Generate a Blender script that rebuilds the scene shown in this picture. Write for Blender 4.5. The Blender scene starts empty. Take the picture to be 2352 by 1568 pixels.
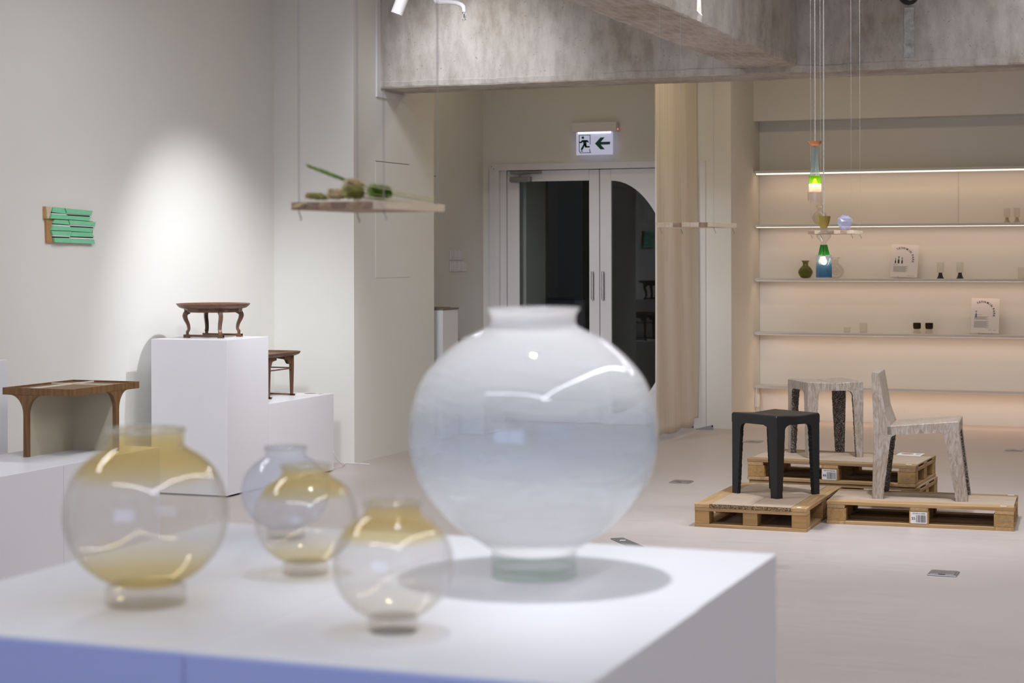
import bpy, math, random
from mathutils import Vector, Matrix
random.seed(7)
S = bpy.context.scene
COL = S.collection
PI = math.pi

# ------------------------------------------------------------------ camera
YAW = math.atan(1606 / 4200.0)
cam_d = bpy.data.cameras.new('camera')
cam = bpy.data.objects.new('camera', cam_d)
COL.objects.link(cam)
cam_d.sensor_width = 36
cam_d.lens = 4200 / 2352 * 36
cam_d.shift_y = -(784 - 583) / 2352
cam_d.clip_start = 0.05
cam_d.clip_end = 100
cam.matrix_world = (Matrix.Translation((0, 0, 1.5)) @ Matrix.Rotation(YAW, 4, 'Z')
                    @ Matrix.Rotation(PI / 2, 4, 'X') @ Matrix.Rotation(-0.0024, 4, 'Z'))
cam_d.dof.use_dof = True
cam_d.dof.focus_distance = 10.6
cam_d.dof.aperture_fstop = 5.2
S.camera = cam

# ------------------------------------------------------------------ world, lights, exposure
W = bpy.data.worlds.new('night')
S.world = W
W.use_nodes = True
W.node_tree.nodes['Background'].inputs[0].default_value = (0.05, 0.06, 0.09, 1)
W.node_tree.nodes['Background'].inputs[1].default_value = 0.12
vs = S.view_settings
vs.view_transform = 'Standard'
vs.look = 'None'
vs.gamma = 1.0
vs.use_curve_mapping = False
vs.exposure = 0.0

COOL = (0.90, 0.93, 1.0)
WARM = (1.0, 0.66, 0.45)

def area(name, loc, size, size_y, power, color=COOL, rot=(0, 0, 0)):
    l = bpy.data.lights.new(name, 'AREA')
    l.shape = 'RECTANGLE'; l.size = size; l.size_y = size_y
    l.energy = power; l.color = color
    o = bpy.data.objects.new(name, l); COL.objects.link(o)
    o.location = loc; o.rotation_euler = rot
    return o

def spot(name, loc, target, power, angle, blend=0.6, color=COOL, radius=0.04):
    l = bpy.data.lights.new(name, 'SPOT')
    l.energy = power; l.spot_size = math.radians(angle); l.spot_blend = blend
    l.color = color; l.shadow_soft_size = radius
    o = bpy.data.objects.new(name, l); COL.objects.link(o)
    o.location = loc
    o.rotation_euler = (Vector(target) - Vector(loc)).to_track_quat('-Z', 'Y').to_euler()
    return o

# linear LED tubes hung under the ceiling of the front hall (their arcs show in the vases)
area('led_tube_light', (-1.0, 0.2, 3.45), 4.0, 0.07, 34)
area('led_tube_light', (-3.9, 4.2, 3.45), 0.07, 4.0, 60)
area('led_tube_light', (0.55, 3.4, 3.45), 0.07, 7.0, 66)
area('led_tube_light', (-4.0, 8.9, 3.5), 1.6, 0.07, 50)
area('led_tube_light', (-0.4, 9.2, 3.5), 2.2, 0.07, 62)
# track spots
spot('track_spot_light', (-4.58, 10.02, 2.93), (-6.39, 10.85, 0.90), 250, 62, 1.0)
spot('track_spot_light', (-5.05, 11.05, 3.6), (-4.95, 12.45, 2.55), 105, 75, 0.8, radius=0.22)
spot('track_spot_light', (0.0, 10.6, 3.6), (-0.3, 12.3, 2.9), 90, 80, 0.9)
spot('track_spot_light', (-1.02, 2.74, 3.55), (-0.78, 2.78, 1.0), 195, 36, 1.0)
spot('track_spot_light', (-1.5, 9.3, 3.6), (-2.0, 10.6, 0.2), 270, 76, 0.9)
spot('track_spot_light', (-4.0, 6.4, 3.5), (-5.2, 7.6, 0.5), 75, 48, 1.0)
spot('track_spot_light', (-1.6, 6.4, 3.5), (-2.2, 9.0, 0.0), 60, 70, 1.0)
spot('track_spot_light', (-3.7, 6.0, 3.5), (-4.9, 15.26, 1.05), 1150, 19, 1.0, radius=0.28)
# small warm downlight over the passage behind the beam, and an added blue light at an unseen window behind the camera
area('passage_downlight', (-2.9, 13.8, 3.62), 1.2, 0.12, 14, (1.0, 0.82, 0.48))
area('passage_downlight', (-5.1, 14.0, 3.62), 0.6, 0.12, 3.2, (1.0, 0.82, 0.48))
spot('track_spot_light', (-3.4, 5.4, 3.5), (-5.9, 10.6, 0.7), 440, 34, 1.0, radius=0.2)
area('added_blue_light', (-1.2, -3.93, 1.75), 3.2, 1.7, 85, (0.38, 0.52, 1.0), (-PI / 2, 0, 0))  # added to bring blue onto the plinth fronts, source unseen
spot('beam_wash_light', (-2.555, 9.76, 3.16), (-2.640, 9.76, 2.78), 34, 19, 0.6, radius=0.008)

# ------------------------------------------------------------------ material helpers
def new_mat(name):
    m = bpy.data.materials.new(name); m.use_nodes = True
    nt = m.node_tree
    return m, nt, nt.nodes['Principled BSDF'], nt.nodes['Material Output']

def N(nt, typ, **kw):
    n = nt.nodes.new(typ)
    for k, v in kw.items():
        if hasattr(n, k) and not k.startswith('in_'):
            setattr(n, k, v)
    return n

def ramp(nt, src, stops, interp='LINEAR'):
    r = nt.nodes.new('ShaderNodeValToRGB')
    cr = r.color_ramp; cr.interpolation = interp
    while len(cr.elements) < len(stops): cr.elements.new(0.5)
    for e, (p, c) in zip(cr.elements, stops):
        e.position = p
        e.color = (c, c, c, 1) if isinstance(c, (int, float)) else (*c, 1)
    nt.links.new(src, r.inputs[0])
    return r.outputs[0]

def coords(nt, scale=(1, 1, 1), kind='Object', rnd=False):
    tc = nt.nodes.new('ShaderNodeTexCoord')
    mp = nt.nodes.new('ShaderNodeMapping')
    mp.inputs['Scale'].default_value = scale
    nt.links.new(tc.outputs[kind], mp.inputs['Vector'])
    if rnd:
        oi = nt.nodes.new('ShaderNodeObjectInfo')
        ml = nt.nodes.new('ShaderNodeMath'); ml.operation = 'MULTIPLY'; ml.inputs[1].default_value = 37.0
        nt.links.new(oi.outputs['Random'], ml.inputs[0])
        cb = nt.nodes.new('ShaderNodeCombineXYZ')
        for k in range(3): nt.links.new(ml.outputs[0], cb.inputs[k])
        nt.links.new(cb.outputs[0], mp.inputs['Location'])
    return mp.outputs[0]

def noise(nt, vec, scale, detail=4, rough=0.55, dist=0.0):
    n = nt.nodes.new('ShaderNodeTexNoise')
    n.inputs['Scale'].default_value = scale
    n.inputs['Detail'].default_value = detail
    n.inputs['Roughness'].default_value = rough
    n.inputs['Distortion'].default_value = dist
    nt.links.new(vec, n.inputs['Vector'])
    return n.outputs['Fac']

def mixc(nt, fac, a, b, mode='MIX'):
    m = nt.nodes.new('ShaderNodeMix'); m.data_type = 'RGBA'; m.blend_type = mode
    if isinstance(fac, (int, float)): m.inputs[0].default_value = fac
    else: nt.links.new(fac, m.inputs[0])
    for i, x in ((6, a), (7, b)):
        if isinstance(x, tuple): m.inputs[i].default_value = (*x, 1)
        else: nt.links.new(x, m.inputs[i])
    return m.outputs[2]

def bump(nt, b, h, strength=0.2, dist=0.01):
    n = nt.nodes.new('ShaderNodeBump')
    n.inputs['Strength'].default_value = strength
    n.inputs['Distance'].default_value = dist
    nt.links.new(h, n.inputs['Height'])
    nt.links.new(n.outputs[0], b.inputs['Normal'])

def plain(name, col, rough=0.5, metal=0.0, var=0.04, scale=8.0, spec=0.5, bmp=0.0):
    m, nt, b, o = new_mat(name)
    v = coords(nt)
    f = noise(nt, v, scale, 4)
    lo = tuple(max(0, c * (1 - var)) for c in col); hi = tuple(min(1, c * (1 + var)) for c in col)
    nt.links.new(ramp(nt, f, [(0.3, lo), (0.7, hi)]), b.inputs['Base Color'])
    b.inputs['Roughness'].default_value = rough
    b.inputs['Metallic'].default_value = metal
    b.inputs['Specular IOR Level'].default_value = spec
    if bmp: bump(nt, b, noise(nt, v, scale * 20, 2), bmp, 0.002)
    return m

def wood(name, lo, mid, hi, axis='x', rough=0.5, scale=1.0, rnd=0.25):
    m, nt, b, o = new_mat(name)
    sc = {'x': (2, 30, 30), 'y': (30, 2, 30), 'z': (30, 30, 2)}[axis]
    v = coords(nt, tuple(k * scale for k in sc), rnd=True)
    f = noise(nt, v, 1.6, 5, 0.6, 0.6)
    c = ramp(nt, f, [(0.28, lo), (0.5, mid), (0.72, hi)])
    oi = nt.nodes.new('ShaderNodeObjectInfo')
    tint = ramp(nt, oi.outputs['Random'], [(0, (1 - rnd, 1 - rnd, 1 - rnd * 0.9)), (1, (1 + rnd * 0.3,) * 3)])
    c = mixc(nt, 1.0, c, tint, 'MULTIPLY')
    nt.links.new(c, b.inputs['Base Color'])
    b.inputs['Roughness'].default_value = rough
    bump(nt, b, f, 0.12, 0.003)
    return m

def emit(name, col, strength):
    m, nt, b, o = new_mat(name)
    b.inputs['Base Color'].default_value = (*col, 1)
    b.inputs['Emission Color'].default_value = (*col, 1)
    b.inputs['Emission Strength'].default_value = strength
    return m

def thin_glass(name, stops, milk=None, milk_col=(0.9, 0.92, 0.95), height=1.0, rough=0.03, streak=0.0, ior=1.45):
    """blown glass wall: tinted clear wall with a Fresnel gloss; milk = share of milky (opal) glass by height"""
    m, nt, b, out = new_mat(name)
    nt.nodes.remove(b)
    tc = nt.nodes.new('ShaderNodeTexCoord')
    sp = nt.nodes.new('ShaderNodeSeparateXYZ'); nt.links.new(tc.outputs['Object'], sp.inputs[0])
    dv = nt.nodes.new('ShaderNodeMath'); dv.operation = 'DIVIDE'; dv.inputs[1].default_value = height
    nt.links.new(sp.outputs['Z'], dv.inputs[0])
    h = dv.outputs[0]
    if streak:
        nn = noise(nt, coords(nt, (5, 5, 26)), 1.6, 3, 0.5, 1.2)
        ad = nt.nodes.new('ShaderNodeMath'); ad.operation = 'MULTIPLY_ADD'
        ad.inputs[1].default_value = streak; nt.links.new(nn, ad.inputs[0])
        s2 = nt.nodes.new('ShaderNodeMath'); s2.operation = 'SUBTRACT'; s2.inputs[1].default_value = streak * 0.5
        nt.links.new(h, s2.inputs[0]); nt.links.new(s2.outputs[0], ad.inputs[2])
        h = ad.outputs[0]
    tr = nt.nodes.new('ShaderNodeBsdfTransparent')
    nt.links.new(ramp(nt, h, stops), tr.inputs[0])
    body = tr.outputs[0]
    if milk is not None:
        df = nt.nodes.new('ShaderNodeBsdfDiffuse'); df.inputs[0].default_value = (*milk_col, 1)
        tl = nt.nodes.new('ShaderNodeBsdfTranslucent'); tl.inputs[0].default_value = (*milk_col, 1)
        mm = nt.nodes.new('ShaderNodeMixShader'); mm.inputs[0].default_value = 0.75
        nt.links.new(df.outputs[0], mm.inputs[1]); nt.links.new(tl.outputs[0], mm.inputs[2])
        mk = nt.nodes.new('ShaderNodeMixShader')
        if isinstance(milk, (int, float)): mk.inputs[0].default_value = milk
        else: nt.links.new(ramp(nt, h, milk), mk.inputs[0])
        nt.links.new(body, mk.inputs[1]); nt.links.new(mm.outputs[0], mk.inputs[2])
        body = mk.outputs[0]
    gl = nt.nodes.new('ShaderNodeBsdfGlossy'); gl.inputs['Roughness'].default_value = rough
    lw = nt.nodes.new('ShaderNodeLayerWeight'); lw.inputs['Blend'].default_value = 0.5
    pw = nt.nodes.new('ShaderNodeMath'); pw.operation = 'POWER'; pw.inputs[1].default_value = 4.5
    nt.links.new(lw.outputs['Facing'], pw.inputs[0])
    fr = nt.nodes.new('ShaderNodeMath'); fr.operation = 'MULTIPLY_ADD'      # Schlick gloss of a thin wall
    fr.inputs[1].default_value = 0.62; fr.inputs[2].default_value = ((ior - 1) / (ior + 1)) ** 2
    nt.links.new(pw.outputs[0], fr.inputs[0])
    mx = nt.nodes.new('ShaderNodeMixShader')
    nt.links.new(fr.outputs[0], mx.inputs[0]); nt.links.new(body, mx.inputs[1]); nt.links.new(gl.outputs[0], mx.inputs[2])
    nt.links.new(mx.outputs[0], out.inputs[0])
    return m

def solid_glass(name, col, rough=0.02):
    m, nt, b, o = new_mat(name)
    b.inputs['Base Color'].default_value = (*col, 1)
    b.inputs['Transmission Weight'].default_value = 1.0
    b.inputs['Roughness'].default_value = rough
    b.inputs['IOR'].default_value = 1.45
    return m

# ------------------------------------------------------------------ materials
MT = {}
MT['wall'] = plain('wall_paint', (0.765, 0.75, 0.70), 0.75, var=0.015, scale=1.2, spec=0.25, bmp=0.03)
MT['ceiling'] = plain('ceiling_paint', (0.75, 0.74, 0.72), 0.85, var=0.02, spec=0.2)
MT['white'] = plain('plinth_white', (0.75, 0.74, 0.76), 0.38, var=0.01, scale=2, spec=0.4)
MT['lavender'] = plain('plinth_blue_lit', (0.42, 0.48, 0.80), 0.45, var=0.02, scale=2)  # bluish light on the white plinth fronts, put into the colour
MT['door'] = plain('door_white', (0.74, 0.72, 0.72), 0.4, var=0.01, spec=0.4)
MT['shelfw'] = plain('shelf_white', (0.66, 0.65, 0.63), 0.45, var=0.01)
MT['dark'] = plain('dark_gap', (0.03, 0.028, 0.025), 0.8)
MT['joint'] = plain('painted_joint', (0.60, 0.57, 0.51), 0.8)
MT['gap'] = plain('shadow_gap', (0.16, 0.15, 0.13), 0.8)
MT['metal'] = plain('brushed_steel', (0.50, 0.49, 0.50), 0.42, 1.0, var=0.05, scale=30)
MT['greymetal'] = plain('closer_grey', (0.30, 0.29, 0.29), 0.4, 0.6)
MT['plastic'] = plain('white_plastic', (0.78, 0.76, 0.76), 0.35, var=0.01)
MT['black'] = plain('black_plastic', (0.013, 0.013, 0.015), 0.42, var=0.2, scale=90, spec=0.45, bmp=0.15)
MT['blackrough'] = plain('black_rough', (0.016, 0.016, 0.018), 0.8, var=0.5, scale=160, spec=0.3, bmp=0.8)
MT['wire'] = plain('steel_wire', (0.36, 0.35, 0.34), 0.5, 0.3)
MT['mdf'] = plain('mdf_sheet', (0.46, 0.36, 0.27), 0.75, var=0.06, scale=26, spec=0.25)
MT['cream'] = plain('cream_laminate', (0.50, 0.45, 0.33), 0.3, var=0.01)
MT['ivory'] = plain('ivory_inlay', (0.78, 0.73, 0.60), 0.4, var=0.02)
MT['green'] = plain('mint_green', (0.22, 0.64, 0.37), 0.45, var=0.05, scale=20)
MT['ink'] = plain('print_ink', (0.03, 0.03, 0.035), 0.7)
MT['inkgrey'] = plain('print_grey', (0.30, 0.27, 0.26), 0.8)
MT['paper'] = plain('paper_white', (0.80, 0.76, 0.75), 0.8, var=0.01)
MT['greensign'] = plain('sign_green', (0.0, 0.10, 0.055), 0.5)
MT['cord'] = plain('white_cord', (0.70, 0.68, 0.62), 0.8, var=0.3, scale=300)
MT['copper'] = plain('copper', (0.80, 0.36, 0.20), 0.3, 1.0)
MT['brass'] = plain('brass', (0.58, 0.46, 0.13), 0.3, 1.0)
MT['walnut'] = wood('walnut', (0.085, 0.036, 0.018), (0.14, 0.062, 0.032), (0.21, 0.10, 0.055), 'x', 0.38, 1.4, 0.15)
MT['walnut_z'] = wood('walnut_upright', (0.085, 0.036, 0.018), (0.14, 0.062, 0.032), (0.21, 0.10, 0.055), 'z', 0.38, 1.4, 0.15)
MT['sapele'] = wood('sapele', (0.13, 0.058, 0.018), (0.185, 0.09, 0.03), (0.25, 0.13, 0.05), 'z', 0.5, 1.5, 0.08)
MT['pallet_x'] = wood('pallet_pine', (0.36, 0.205, 0.085), (0.46, 0.285, 0.13), (0.56, 0.37, 0.19), 'x', 0.75, 0.8, 0.3)
MT['pallet_y'] = wood('pallet_pine_cross', (0.36, 0.205, 0.085), (0.46, 0.285, 0.13), (0.56, 0.37, 0.19), 'y', 0.75, 0.8, 0.3)
MT['block'] = wood('pallet_block', (0.33, 0.18, 0.06), (0.42, 0.245, 0.09), (0.50, 0.31, 0.13), 'y', 0.8, 0.8, 0.25)
MT['stave'] = wood('oak_stave', (0.30, 0.18, 0.10), (0.45, 0.29, 0.18), (0.62, 0.44, 0.29), 'y', 0.55, 1.0, 0.35)
MT['stave_pale'] = wood('pale_oak_stave', (0.60, 0.46, 0.30), (0.74, 0.60, 0.43), (0.82, 0.69, 0.53), 'y', 0.55, 1.0, 0.12)
MT['brownwood'] = wood('brown_wood', (0.16, 0.09, 0.035), (0.23, 0.13, 0.055), (0.30, 0.18, 0.08), 'x', 0.55)
MT['greyboard'] = wood('grey_board', (0.17, 0.14, 0.10), (0.23, 0.19, 0.145), (0.29, 0.25, 0.2), 'y', 0.6)

def floor_mat():
    m, nt, b, o = new_mat('polished_screed')
    v = coords(nt)
    f1 = noise(nt, v, 0.9, 5, 0.6)
    f2 = noise(nt, coords(nt, (1, 9, 1)), 2.5, 5, 0.6)
    c = mixc(nt, 0.5, ramp(nt, f1, [(0.3, (0.505, 0.445, 0.415)), (0.7, (0.585, 0.52, 0.485))]),
             ramp(nt, f2, [(0.3, (0.51, 0.45, 0.42)), (0.7, (0.575, 0.51, 0.48))]))
    nt.links.new(c, b.inputs['Base Color'])
    nt.links.new(ramp(nt, f2, [(0.3, 0.34), (0.7, 0.48)]), b.inputs['Roughness'])
    b.inputs['Specular IOR Level'].default_value = 0.4
    return m
MT['floor'] = floor_mat()

def concrete(name, streak):
    m, nt, b, o = new_mat(name)
    v = coords(nt)
    f1 = noise(nt, v, 1.7, 8, 0.62, 0.2)
    f2 = noise(nt, coords(nt, streak), 5.0, 6, 0.65)
    f3 = noise(nt, v, 45, 3, 0.6)
    c1 = ramp(nt, f1, [(0.36, (0.331, 0.285, 0.232)), (0.5, (0.50, 0.465, 0.43)), (0.62, (0.63, 0.60, 0.565))])
    c2 = ramp(nt, f2, [(0.38, (0.331, 0.285, 0.236)), (0.60, (0.57, 0.51, 0.444))])
    c = mixc(nt, 0.5, c1, c2)
    c = mixc(nt, ramp(nt, f3, [(0.26, 0.0), (0.36, 1.0)]), (0.294, 0.251, 0.208), c)
    nt.links.new(c, b.inputs['Base Color'])
    b.inputs['Roughness'].default_value = 0.85
    b.inputs['Specular IOR Level'].default_value = 0.2
    bump(nt, b, f2, 0.35, 0.012)
    return m
MT['concrete'] = concrete('raw_concrete', (3, 3, 1))
MT['concrete_board'] = concrete('board_marked_concrete', (6, 1.2, 1))
MT['concrete_pale'] = plain('patched_mortar', (0.47, 0.46, 0.45), 0.9, var=0.28, scale=26, bmp=0.5)

def marbled():
    m, nt, b, o = new_mat('marbled_plastic')
    f = noise(nt, coords(nt, (13, 13, 3.2)), 3.0, 4, 0.6, 2.0)
    f2 = noise(nt, coords(nt, (5, 5, 3)), 2.0, 3, 0.5)
    c = ramp(nt, f, [(0.30, (0.235, 0.155, 0.095)), (0.43, (0.34, 0.27, 0.21)), (0.55, (0.43, 0.375, 0.325)), (0.70, (0.52, 0.49, 0.47))])
    c = mixc(nt, ramp(nt, f2, [(0.35, 0.0), (0.65, 0.35)]), c, (0.36, 0.285, 0.22))
    nt.links.new(c, b.inputs['Base Color'])
    b.inputs['Roughness'].default_value = 0.42
    return m
MT['marble'] = marbled()

def speckle(name, dark, light, scale=190):
    m, nt, b, o = new_mat(name)
    vo = nt.nodes.new('ShaderNodeTexVoronoi'); vo.inputs['Scale'].default_value = scale
    nt.links.new(coords(nt), vo.inputs['Vector'])
    sp = nt.nodes.new('ShaderNodeSeparateColor'); nt.links.new(vo.outputs['Color'], sp.inputs[0])
    c = ramp(nt, sp.outputs[0], [(0.0, dark), (0.42, tuple(k * 1.5 for k in dark)), (0.55, tuple((a + b2) / 2 for a, b2 in zip(dark, light))), (0.75, light)], 'CONSTANT')
    nt.links.new(c, b.inputs['Base Color'])
    b.inputs['Roughness'].default_value = 0.8
    bump(nt, b, vo.outputs['Distance'], 0.7, 0.004)
    return m
MT['speck'] = speckle('chipped_plastic', (0.05, 0.038, 0.028), (0.33, 0.30, 0.27), 240)
MT['chip'] = speckle('chipboard_edge', (0.10, 0.055, 0.02), (0.42, 0.29, 0.15), 260)

def linen():
    m, nt, b, o = new_mat('raw_linen')
    f1 = noise(nt, coords(nt, (40, 40, 1.2)), 1.0, 5, 0.6)
    f2 = noise(nt, coords(nt, (420, 420, 420)), 1.0, 2)
    c = ramp(nt, f1, [(0.25, (0.62, 0.56, 0.49)), (0.45, (0.75, 0.69, 0.615)), (0.75, (0.79, 0.73, 0.655))])
    nt.links.new(c, b.inputs['Base Color'])
    b.inputs['Roughness'].default_value = 0.95
    b.inputs['Specular IOR Level'].default_value = 0.1
    bump(nt, b, f2, 0.25, 0.002)
    return m
MT['linen'] = linen()
MT['pane'] = thin_glass('door_glass', [(0, (0.80, 0.84, 0.84)), (1, (0.80, 0.84, 0.84))], rough=0.0, ior=1.52)

# ------------------------------------------------------------------ mesh helpers
class MB:
    def __init__(s): s.v = []; s.f = []
    def add(s, vs_, fs_):
        k = len(s.v); s.v += [tuple(a) for a in vs_]; s.f += [tuple(i + k for i in f) for f in fs_]; return s
    def box(s, x0, x1, y0, y1, z0, z1, ch=0.0):
        if ch <= 0:
            return s.add([(x0, y0, z0), (x1, y0, z0), (x1, y1, z0), (x0, y1, z0), (x0, y0, z1), (x1, y0, z1), (x1, y1, z1), (x0, y1, z1)],
                         [(3, 2, 1, 0), (4, 5, 6, 7), (0, 1, 5, 4), (1, 2, 6, 5), (2, 3, 7, 6), (3, 0, 4, 7)])
        c = min(ch, (x1 - x0) * .45, (y1 - y0) * .45, (z1 - z0) * .45)
        def ring(i, z): return [(x0 + i, y0 + 0, z), (x1 - i, y0, z), (x1, y0 + i, z), (x1, y1 - i, z), (x1 - i, y1, z), (x0 + i, y1, z), (x0, y1 - i, z), (x0, y0 + i, z)]
        def inner(z): return [(x0 + c, y0 + c, z), (x1 - c, y0 + c, z), (x1 - c, y0 + c, z), (x1 - c, y1 - c, z), (x1 - c, y1 - c, z), (x0 + c, y1 - c, z), (x0 + c, y1 - c, z), (x0 + c, y0 + c, z)]
        A = ring(c, z0 + c); B = ring(c, z1 - c)
        bot = [(x0 + c, y0 + c, z0), (x1 - c, y0 + c, z0), (x1 - c, y1 - c, z0), (x0 + c, y1 - c, z0)]
        top = [(a, b_, z1) for a, b_, _ in bot]
        vs_ = A + B + bot + top
        fs_ = [(i, (i + 1) % 8, 8 + (i + 1) % 8, 8 + i) for i in range(8)]
        fs_ += [(19, 18, 17, 16), (20, 21, 22, 23)]
        for k, (a, b_) in enumerate(((0, 1), (2, 3), (4, 5), (6, 7))):
            q = 16 + k; q2 = 16 + (k + 1) % 4
            fs_.append((b_, a, q, q2)); fs_.append((8 + a, 8 + b_, q2 + 4, q + 4))
            nx = (b_ + 1) % 8
            fs_.append((nx, b_, q2)); fs_.append((8 + b_, 8 + nx, q2 + 4))
        return s.add(vs_, fs_)
    def prism(s, poly, axis, a0, a1):
        """poly: 2-D outline; axis: direction it is extruded along"""
        def P(p, a): return {'x': (a, p[0], p[1]), 'y': (p[0], a, p[1]), 'z': (p[0], p[1], a)}[axis]
        n = len(poly)
        vs_ = [P(p, a0) for p in poly] + [P(p, a1) for p in poly]
        fs_ = [(i, (i + 1) % n, n + (i + 1) % n, n + i) for i in range(n)] + [tuple(range(n))[::-1], tuple(range(n, 2 * n))]
        return s.add(vs_, fs_)
    def lathe(s, prof, seg=48, cx=0, cy=0, close=False, jit=None):
        n = len(prof); vs_ = []
        for r, z in prof:
            for k in range(seg):
                a = 2 * PI * k / seg
                vs_.append((cx + r * math.cos(a), cy + r * math.sin(a), z))
        fs_ = []
        m = n if close else n - 1
        for i in range(m):
            j = (i + 1) % n
            for k in range(seg):
                k2 = (k + 1) % seg
                fs_.append((i * seg + k, i * seg + k2, j * seg + k2, j * seg + k))
        if not close:
            if prof[0][0] > 1e-6: fs_.append(tuple(range(seg))[::-1])
            if prof[-1][0] > 1e-6: fs_.append(tuple((n - 1) * seg + k for k in range(seg)))
        return s.add(vs_, fs_)
    def tube(s, pts, r, seg=8, r1=None):
        pts = [Vector(p) for p in pts]; n = len(pts); vs_ = []
        for i, p in enumerate(pts):
            t = (pts[min(i + 1, n - 1)] - pts[max(i - 1, 0)]).normalized()
            up = Vector((0, 0, 1)) if abs(t.z) < 0.95 else Vector((1, 0, 0))
            a = t.cross(up).normalized(); b = t.cross(a).normalized()
            rr = r if r1 is None else r + (r1 - r) * i / (n - 1)
            if isinstance(r, (list, tuple)): rr = r[i]
            for k in range(seg):
                g = 2 * PI * k / seg
                vs_.append(p + a * rr * math.cos(g) + b * rr * math.sin(g))
        fs_ = []
        for i in range(n - 1):
            for k in range(seg):
                k2 = (k + 1) % seg
                fs_.append((i * seg + k, (i + 1) * seg + k, (i + 1) * seg + k2, i * seg + k2))
        fs_.append(tuple(range(seg))); fs_.append(tuple((n - 1) * seg + k for k in range(seg))[::-1])
        return s.add(vs_, fs_)
    def build(s, name, mat, parent=None, smooth=False, loc=None, rot=None):
        me = bpy.data.meshes.new(name)
        me.from_pydata(s.v, [], s.f)
        import bmesh
        bm = bmesh.new(); bm.from_mesh(me)
        bmesh.ops.recalc_face_normals(bm, faces=bm.faces[:])
        bm.to_mesh(me); bm.free()
        me.materials.append(mat if not isinstance(mat, str) else MT[mat])
        if smooth:
            for p in me.polygons: p.use_smooth = True
            if smooth != True:
                try: me.set_sharp_from_angle(angle=math.radians(smooth))
                except Exception: pass
        o = bpy.data.objects.new(name, me); COL.objects.link(o)
        if parent: o.parent = parent
        if loc: o.location = loc
        if rot: o.rotation_euler = rot
        return o

def box(name, mat, parent, x0, x1, y0, y1, z0, z1, ch=0.0):
    return MB().box(x0, x1, y0, y1, z0, z1, ch).build(name, mat, parent)

def tag(o, label, cat, group=None):
    o['label'] = label; o['category'] = cat
    if group: o['group'] = group
    return o

def thing(name, label, cat, loc=(0, 0, 0), rz=0.0, group=None):
    o = bpy.data.objects.new(name, None); COL.objects.link(o)
    o.empty_display_size = 0.05
    o.location = loc; o.rotation_euler = (0, 0, rz)
    return tag(o, label, cat, group)

def struct(o, label=None):
    o['kind'] = 'structure'
    if label: o['label'] = label
    return o

def text_mesh(txt, size, loc=(0, 0), rot=0.0):
    """flat lettering; returns (verts2d, faces) for use as print"""
    cu = bpy.data.curves.new('lettering', 'FONT'); cu.body = txt; cu.size = size
    cu.align_x = 'CENTER'; cu.align_y = 'CENTER'; cu.resolution_u = 3; cu.offset = size * 0.018
    ob = bpy.data.objects.new('lettering', cu)
    me = bpy.data.meshes.new_from_object(ob)
    c, s_ = math.cos(rot), math.sin(rot)
    vs_ = [(loc[0] + v.co.x * c - v.co.y * s_, loc[1] + v.co.x * s_ + v.co.y * c) for v in me.vertices]
    fs_ = [tuple(p.vertices) for p in me.polygons]
    bpy.data.objects.remove(ob); bpy.data.curves.remove(cu); bpy.data.meshes.remove(me)
    return vs_, fs_

# ================================================================== THE SETTING
CEIL = 3.7
def wallbox(name, mat, x0, x1, y0, y1, z0, z1, label=None):
    return struct(box(name, mat, None, x0, x1, y0, y1, z0, z1), label)

wallbox('floor', 'floor', -6.6, 4.2, -4.2, 16.5, -0.12, 0.0)
wallbox('ceiling', 'ceiling', -6.6, 4.2, -4.2, 16.5, CEIL, CEIL + 0.12)
wall_left = wallbox('wall_left', 'wall', -6.6, -6.391, -4.0, 11.851, 0, CEIL)
wall_pier = wallbox('wall_pier', 'wall', -6.6, -5.746, 11.851, 13.298, 0, CEIL)
wall_entry = wallbox('wall_entry_side', 'wall', -6.6, -6.111, 13.298, 15.26, 0, CEIL)
wall_door = struct(MB().box(-6.6, -5.95, 15.26, 15.46, 0, CEIL).box(-4.13, -3.83, 15.26, 16.5, 0, CEIL)
                   .box(-5.95, -4.13, 15.26, 15.46, 2.27, CEIL).build('wall_door', MT['wall']))
wall_shelf = wallbox('wall_shelf', 'wall', -3.83, 4.2, 16.3, 16.5, 0, CEIL)
wallbox('wall_header', 'wall', -3.83, 4.0, 16.09, 16.3, 2.684, CEIL)
wallbox('wall_right', 'wall', 4.0, 4.2, -4.0, 16.3, 0, CEIL)
wallbox('wall_rear', 'wall', -6.6, 4.2, -4.2, -4.0, 0, CEIL)
wf = MB()
for (x0, x1, z0, z1) in ((-2.9, 0.5, .82, .9), (-2.9, 0.5, 2.6, 2.68), (-2.9, -2.82, .9, 2.6), (0.42, 0.5, .9, 2.6), (-1.23, -1.17, .9, 2.6)): wf.box(x0, x1, -4.0, -3.9, z0, z1)
struct(wf.build('added_window', MT['door']), 'added unseen white window frame in the rear wall, around the blue light')  # unseen frame, added to go with the blue light

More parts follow.
